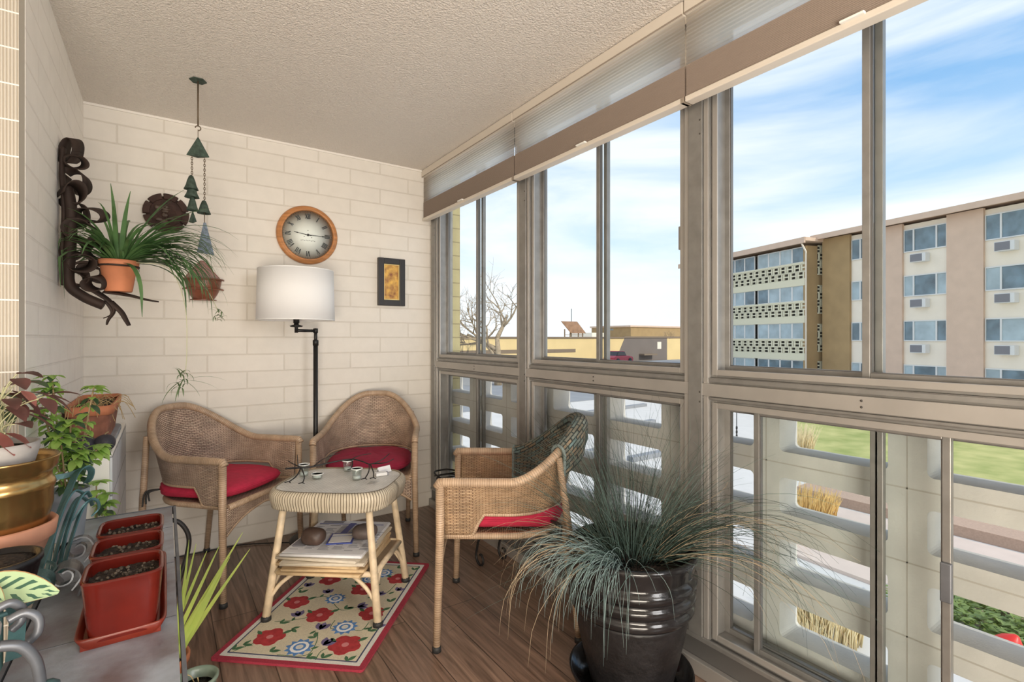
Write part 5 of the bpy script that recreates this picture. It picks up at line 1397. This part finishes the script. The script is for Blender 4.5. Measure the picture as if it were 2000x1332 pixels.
def screen(mb, a0, a1, z0, z1, cw, chh, place):
    """pierced block lattice: vertical bars, rails and short cross bars over a dark back"""
    nz = max(1, round((z1 - z0) / chh)); hh = (z1 - z0) / nz; na = max(1, round((a1 - a0) / cw)); ww = (a1 - a0) / na
    for r in range(nz + 1): place(mb, a0, a1, z0 + r * hh - hh * .09, z0 + r * hh + hh * .09)
    for r in range(nz):
        zz = z0 + r * hh
        for c in range(na + (1 if r % 2 else 0)):
            x = a0 + c * ww - (ww * .5 if r % 2 else 0)
            l, rr_ = max(a0, x + ww * .10), min(a1, x + ww * .28); 
            if rr_ > l: place(mb, l, rr_, zz, zz + hh)
            l, rr_ = max(a0, x + ww * .82), min(a1, x + ww * 1.0)
            if rr_ > l: place(mb, l, rr_, zz, zz + hh)
            l, rr_ = max(a0, x + ww * .28), min(a1, x + ww * .82)
            if rr_ > l: place(mb, l, rr_, zz + hh * .42, zz + hh * .58)
lev = [(6.60, 5.42), (3.86, 2.78), (1.16, .12)]
for zt_, zb_ in lev:
    part('floor_slab', MB().bx(.1, 13, -.04, .4, zb_ - .46, zb_ - .02, T=TL), M['creamyel'])
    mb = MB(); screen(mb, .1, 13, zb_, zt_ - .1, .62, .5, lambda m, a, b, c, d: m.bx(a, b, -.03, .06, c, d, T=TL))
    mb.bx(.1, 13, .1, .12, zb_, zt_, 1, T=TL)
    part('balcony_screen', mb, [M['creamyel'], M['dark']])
    mb = MB().bx(.1, 13, -.05, .1, zt_ - .1, zt_ + .02, T=TL); part('balcony_rail', mb, M['creamyel'])
for zb_, zt_, kinds in ((6.60, 7.72, 'dcccddddd'), (3.86, 5.0, 'cccddcccc'), (1.16, 2.34, 'ccccccccc'), (-2.5, -.34, 'ddddccdcc')):
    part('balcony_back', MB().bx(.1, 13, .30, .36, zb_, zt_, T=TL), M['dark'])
    for k in range(9):
        a0 = .15 + k * 1.06 + (.3 if k > 3 else 0)
        f = MB(); 
        for x0, x1, q0, q1 in ((a0, a0 + .06, zb_, zt_), (a0 + 1.0, a0 + 1.06, zb_, zt_), (a0, a0 + 1.06, zt_ - .06, zt_), (a0, a0 + 1.06, zb_, zb_ + .06)): f.bx(x0, x1, .02, .10, q0, q1, T=TL)
        w = part('window', f, M['bframe'])
        part('pane', MB().bx(a0 + .06, a0 + 1.0, .05, .06, zb_ + .06, zt_ - .06, T=TL), M['bglass2'] if kinds[k] == 'c' else M['bglass'], w)
for zb_, zt_ in ((5.75, 7.75), (3.0, 4.95), (.3, 2.2), (-2.4, -.45)):
    mb = MB(); screen(mb, 1.0, 2.2, zb_, zt_, .56, .5, lambda m, a, b, c, d: m.bx(-.10, -.03, a, b, c, d, T=TL)); mb.bx(-.035, -.022, 1.0, 2.2, zb_, zt_, 1, T=TL)
    part('stair_screen', mb, [M['creamyel'], M['dark']])
# front with piers, panels, windows and air conditioners
A = Vector((37.13 - 37.1, 12.95 - 17.4, 0)); d = Vector((-.238, -.971, 0)); n2 = Vector((.971, -.238, 0))
TF = Matrix.Translation(A) @ Matrix(((d.x, n2.x, 0, 0), (d.y, n2.y, 0, 0), (0, 0, 1, 0), (0, 0, 0, 1)))
R2 = 8.25
part('wall', MB().bx(-3.9, 14, .12, 9, GZ, R2 - .2, T=TF), M['cream'])
mb = MB().bx(-4.4, 14.4, -.6, 9.5, R2, R2 + .2, T=TF); mb.bx(-4.4, 14.4, -.62, -.5, R2 - .14, R2 + .2, T=TF)
part('roof', mb, M['tanpier'])
for a0, a1, mt in ((-3.9, -1.95, 'umber'), (-.7, 1.28, 'tanpier'), (3.60, 5.28, 'tanpier'), (8.4, 10.2, 'tanpier')):
    part('brick_pier', MB().bx(a0, a1, -.06, .14, GZ, R2 - .1, T=TF), M[mt])
floors = [(7.70, 6.45), (4.93, 3.78), (2.22, 1.11), (-.42, -1.55)]
for a0, a1, ms_ in ((-1.9, -.75, (.0, .5, 1)), (1.31, 3.56, (0, .24, .77, 1)), (5.31, 8.35, (0, .22, .75, 1)), (10.25, 13.2, (0, .24, .77, 1))):
    for fi, (zt_, zb_) in enumerate(floors):
        w_ = a1 - a0; f = MB()
        f.bx(a0, a1, .04, .13, zb_ - .06, zb_, T=TF); f.bx(a0, a1, .04, .13, zt_, zt_ + .06, T=TF)
        for t in ms_: x = a0 + w_ * t; f.bx(max(a0, x - .04), min(a1, x + .04), .04, .13, zb_, zt_, T=TF)
        fr = part('window', f, M['bframe'])
        for i in range(len(ms_) - 1):
            part('pane', MB().bx(a0 + w_ * ms_[i] + .04, a0 + w_ * ms_[i + 1] - .04, .09, .10, zb_, zt_, T=TF), M['bglass2'] if (i + fi) % 2 and fi else M['bglass'], fr)
        if fi < 3 and a0 > 0:
            ac = part('air_conditioner', MB().bx(a0 + .55, a0 + 1.38, -.32, .12, zb_ - .75, zb_ - .25, T=TF), M['bframe'], bevel=.02)
            mb = MB().bx(a0 + .58, a0 + 1.20, -.335, -.31, zb_ - .71, zb_ - .29, T=TF)
            part('grille', mb, M['acgrille'], ac)

# low stucco building, rooftop kit, tree, lamp post, parked car
lb = thing('low_building', 'low yellow stucco commercial building with a flat roof beyond the parking lot', 'building', (20, 45, GZ))
Lz = lambda z: z - GZ
obj('wall', MB().bx(-8, 28.5, 0, 8, 0, Lz(1.25)), M['tanwall'], lb)
obj('side_wall', MB().bx(36.9, 60, 0, 8, 0, Lz(1.15)), M['tanwall'], lb)
obj('shadow_block', MB().add([(26.2, -.02, 0), (28.6, -.02, Lz(1.3)), (36.95, -.02, Lz(1.3)), (36.95, -.02, 0), (26.2, 6, 0), (28.6, 6, Lz(1.3)), (36.95, 6, Lz(1.3)), (36.95, 6, 0)],  # solid block shaped and coloured as the diagonal shadow across the wall
    [(0, 1, 2, 3), (4, 7, 6, 5), (0, 4, 5, 1), (1, 5, 6, 2), (2, 6, 7, 3), (0, 3, 7, 4)], sm=False), M['shadowwall'], lb)
mb = MB().bx(-8, 28.4, -.12, 0, Lz(1.22), Lz(1.40)); mb.bx(28.4, 60, -.12, 0, Lz(1.28), Lz(1.48)); obj('coping', mb, M['roofedge'], lb)
obj('slot_window', MB().bx(-3, 20.2, -.03, .01, Lz(-.42), Lz(-.02)), M['roofedge'], lb)
obj('door', MB().bx(34.9, 35.7, -.05, 0, Lz(-.2), Lz(.75)), M['cream'], lb)
obj('awning', MB().bx(31.3, 33.9, -.9, 0, Lz(-1.0), Lz(-.8)), M['roofedge'], lb)
hb = thing('distant_block', 'olive grey flat roofed block behind the low stucco building', 'building', (60, 62, GZ))
obj('wall', MB().bx(8.5, 30, 0, 10, 0, 6.1), M['umber'], hb); obj('parapet', MB().bx(8.2, 30.3, -.2, 10.2, 6.05, 6.35), M['tanpier'], hb)
obj('wall', MB().bx(1, 5, 2, 8, 0, 5.0), M['cream'], hb)
rt = thing('rooftop_panel', 'slanted brown rooftop panel on legs on the low stucco building', 'rooftop unit', (40.8, 46.2, 1.42))
mb = MB(); pa, pb = Vector((-1.7, 0, 1.75)), Vector((-.4, 0, .45))
mb.add([(-1.75, 0, 1.85), (.75, 0, 1.85), (2.05, -.2, .42), (-.35, -.2, .42), (-1.75, .12, 1.85), (.75, .12, 1.85), (2.05, -.08, .42), (-.35, -.08, .42)], [(0, 1, 2, 3), (4, 7, 6, 5), (0, 4, 5, 1), (1, 5, 6, 2), (2, 6, 7, 3), (3, 7, 4, 0)], sm=False)
obj('panel', mb, M['rustpanel'], rt)
mb = MB()
for x in (-1.2, -.3, 1.0, 1.7): mb.bx(x - .06, x + .06, 0, .1, -.02, .9 if x < 0 else .5)
mb.bx(-1.3, 1.8, -.02, .04, .2, .26)
obj('support_leg', mb, M['roofedge'], rt)
obj('antenna', MB().tube([(.0, .2, 0), (.0, .2, 3.4)], .05, 6), M['pole'], rt)
tag(obj('roof_vent', MB().lathe([(.5, 0), (.5, .3), (.6, .32), (.6, .42), (0, .45)], 12, c=(34.9, 47, 1.25)), M['roofedge']), 'small dark vent on the roof left of the slanted panel', 'roof vent')
lp = thing('parking_lamp', 'grey parking lot lamp post in front of the low stucco building', 'lamp post', (30.9, 30.5, GZ))
obj('post', MB().tube([(0, 0, 0), (0, 0, 4.72)], .10, 10), M['pole'], lp); obj('lamp_head', MB().bx(-.32, .5, -.15, .15, 4.70, 4.84), M['pole'], lp)
cr = thing('car', 'red car parked in front of the low stucco building', 'car', (44.3, 42.0, -1.719), R(8))
body = [(-1.9, .25), (1.9, .25), (1.95, .6), (1.75, .78), (1.0, .9), (-1.5, .92), (-1.9, .7)]
RX = Matrix.Rotation(pi / 2, 4, 'X')
obj('body', MB().prism(body, -.8, .8, T=RX), M['carred'], cr, bevel=.08)
obj('cabin', MB().prism([(-1.35, .9), (.75, .88), (.3, 1.4), (-.95, 1.42)], -.68, .68, T=RX), M['carglass'], cr, bevel=.06)
obj('cabin_roof', MB().prism([(-.98, 1.40), (.33, 1.38), (.25, 1.45), (-.9, 1.47)], -.66, .66, T=RX), M['carred'], cr, bevel=.03)
for x in (-1.2, 1.2):
    for y in (-.78, .78): obj('wheel', MB().lathe([(0, -.1), (.3, -.1), (.32, -.05), (.32, .05), (.3, .1), (0, .1)], 18, T=Matrix.Translation((x, y, .32)) @ RX), M['rubber'], cr)
def tree(nm, lab, loc, H, seed, spread=1.0, lean=(0, 0)):
    root = thing(nm, lab, 'tree', loc); rg = random.Random(seed); mb = MB(); tr_ = MB()
    def grow(p, dr, L, r, dep):
        q = [p]; dd = dr.copy(); n = 4
        for i in range(n):
            dd = (dd + Vector((rg.uniform(-.16, .16), rg.uniform(-.16, .16), rg.uniform(-.02, .12)))).normalized(); q.append(q[-1] + dd * L / n)
        (tr_ if dep == 0 else mb).tube(q, [r * (1 - .45 * i / n) for i in range(n + 1)], 6 if dep < 2 else 4 if dep < 4 else 3)
        if dep >= 6: return
        for k in range(3 if dep < 5 else 2):
            i = rg.choice((2, 3, 4)) if dep else (2, 3, 4, 4)[k]
            a = rg.uniform(0, 2 * pi); t = rg.uniform(.35, .95) * spread
            ax = dd.orthogonal().normalized(); ax.rotate(Quaternion(dd, a)); nd = dd.copy(); nd.rotate(Quaternion(ax, t))
            if nd.z < -.1: nd.z *= .3
            grow(q[i], nd.normalized(), L * rg.uniform(.62, .82), r * .55, dep + 1)
    grow(Vector((0, 0, 0)), Vector((lean[0], lean[1], 1)).normalized(), H * .30, H * .028, 0)
    obj('trunk', tr_, M['bark'], root); obj('branches', mb, M['bark'], root, fix=False)
tree('bare_tree', 'large bare winter tree in front of the low stucco building', (23.4, 36.0, GZ), 13.6, 5, 1.2)
tree('bare_tree', 'small bare tree far off beside the distant olive block', (73, 58, GZ), 6.5, 9, .8)

# ------------------------------------------------------------------ sky, sun, added fill lights, camera
w = bpy.data.worlds.new('World'); scene.world = w; w.use_nodes = True; nt = w.node_tree; nt.nodes.clear()
out = nt.nodes.new('ShaderNodeOutputWorld'); bg = nt.nodes.new('ShaderNodeBackground')
tc = nt.nodes.new('ShaderNodeTexCoord'); sp = N(nt, 'ShaderNodeSeparateXYZ'); nt.links.new(tc.outputs['Generated'], sp.inputs[0])
rp = N(nt, 'ShaderNodeValToRGB'); cr_ = rp.color_ramp
cr_.elements[0].position = 0; cr_.elements[0].color = (.76, .82, .87, 1); cr_.elements[1].position = .8; cr_.elements[1].color = (.10, .25, .54, 1)
x = cr_.elements.new(.15); x.color = (.52, .66, .78, 1); x = cr_.elements.new(.38); x.color = (.20, .39, .65, 1)
nt.links.new(sp.outputs[2], rp.inputs[0])
mp = N(nt, 'ShaderNodeMapping'); mp.inputs['Scale'].default_value = (1.3, 1.0, 5.2); mp.inputs['Rotation'].default_value = (R(6), R(-5), R(20)); mp.inputs['Location'].default_value = (3.3, .2, 1.7)
nt.links.new(tc.outputs['Generated'], mp.inputs[0])
nz = N(nt, 'ShaderNodeTexNoise'); nz.inputs['Scale'].default_value = 1.5; nz.inputs['Detail'].default_value = 7; nz.inputs['Roughness'].default_value = .52; nz.inputs['Distortion'].default_value = .35
nt.links.new(mp.outputs[0], nz.inputs['Vector'])
r2 = N(nt, 'ShaderNodeValToRGB'); r2.color_ramp.elements[0].position = .33; r2.color_ramp.elements[1].position = .58
r2.color_ramp.elements[0].color = (0, 0, 0, 1); r2.color_ramp.elements[1].color = (.92, .92, .92, 1)
nt.links.new(nz.outputs['Fac'], r2.inputs[0])
mx = N(nt, 'ShaderNodeMix', data_type='RGBA'); mx.inputs[7].default_value = (.74, .765, .795, 1)
nt.links.new(r2.outputs[0], mx.inputs[0]); nt.links.new(rp.outputs[0], mx.inputs[6]); nt.links.new(mx.outputs[2], bg.inputs[0])
bg.inputs[1].default_value = 1.5
nt.links.new(bg.outputs[0], out.inputs[0])

def light(nm, typ, loc, energy, color=(1, 1, 1), aim=None, size=None, size_y=None):
    l = bpy.data.lights.new(nm, typ); l.energy = energy; l.color = color
    if size: l.size = size
    if size_y: l.shape = 'RECTANGLE'; l.size_y = size_y
    o = bpy.data.objects.new(nm, l); COL.objects.link(o); o.location = loc
    if aim is not None: o.rotation_euler = (Vector(aim) - Vector(loc)).to_track_quat('-Z', 'Y').to_euler()
    return o
S = Vector((.07, -.85, .58))
sun = light('sun', 'SUN', (0, 0, 20), 2.6, (1, .93, .80)); sun.data.angle = R(.6); sun.rotation_euler = (-S).to_track_quat('-Z', 'Y').to_euler()
light('room_fill', 'AREA', (1.2, -2.2, 1.75), 74, (1, .985, .975), (-.45, 2.7, 1.1), 1.1, 1.5)  # added fill light behind the camera, no fixture in the room
light('ceiling_fill', 'AREA', (-.5, -1.4, .6), 105, (1, .90, .76), (.5, 1.8, 2.4), 1.4, 1.0)  # added fill aimed upward to brighten the ceiling, no real fixture

cam = bpy.data.cameras.new('camera'); co = bpy.data.objects.new('camera', cam); COL.objects.link(co); scene.camera = co
co.location = (0, 0, 1.2125); co.rotation_euler = (pi / 2, 0, -.604)
cam.sensor_width = 36; cam.lens = 985 / 2000 * 36; cam.shift_y = -.0025; cam.clip_start = .05; cam.clip_end = 500
scene.view_settings.view_transform = 'Standard'; scene.view_settings.look = 'None'; scene.view_settings.exposure = 0.0
scene.cycles.max_bounces = 10; scene.cycles.transparent_max_bounces = 24; scene.cycles.diffuse_bounces = 5
try: scene.cycles.use_denoising = True; scene.cycles.denoiser = 'OPENIMAGEDENOISE'
except Exception: pass
scene.cycles.sample_clamp_indirect = 6
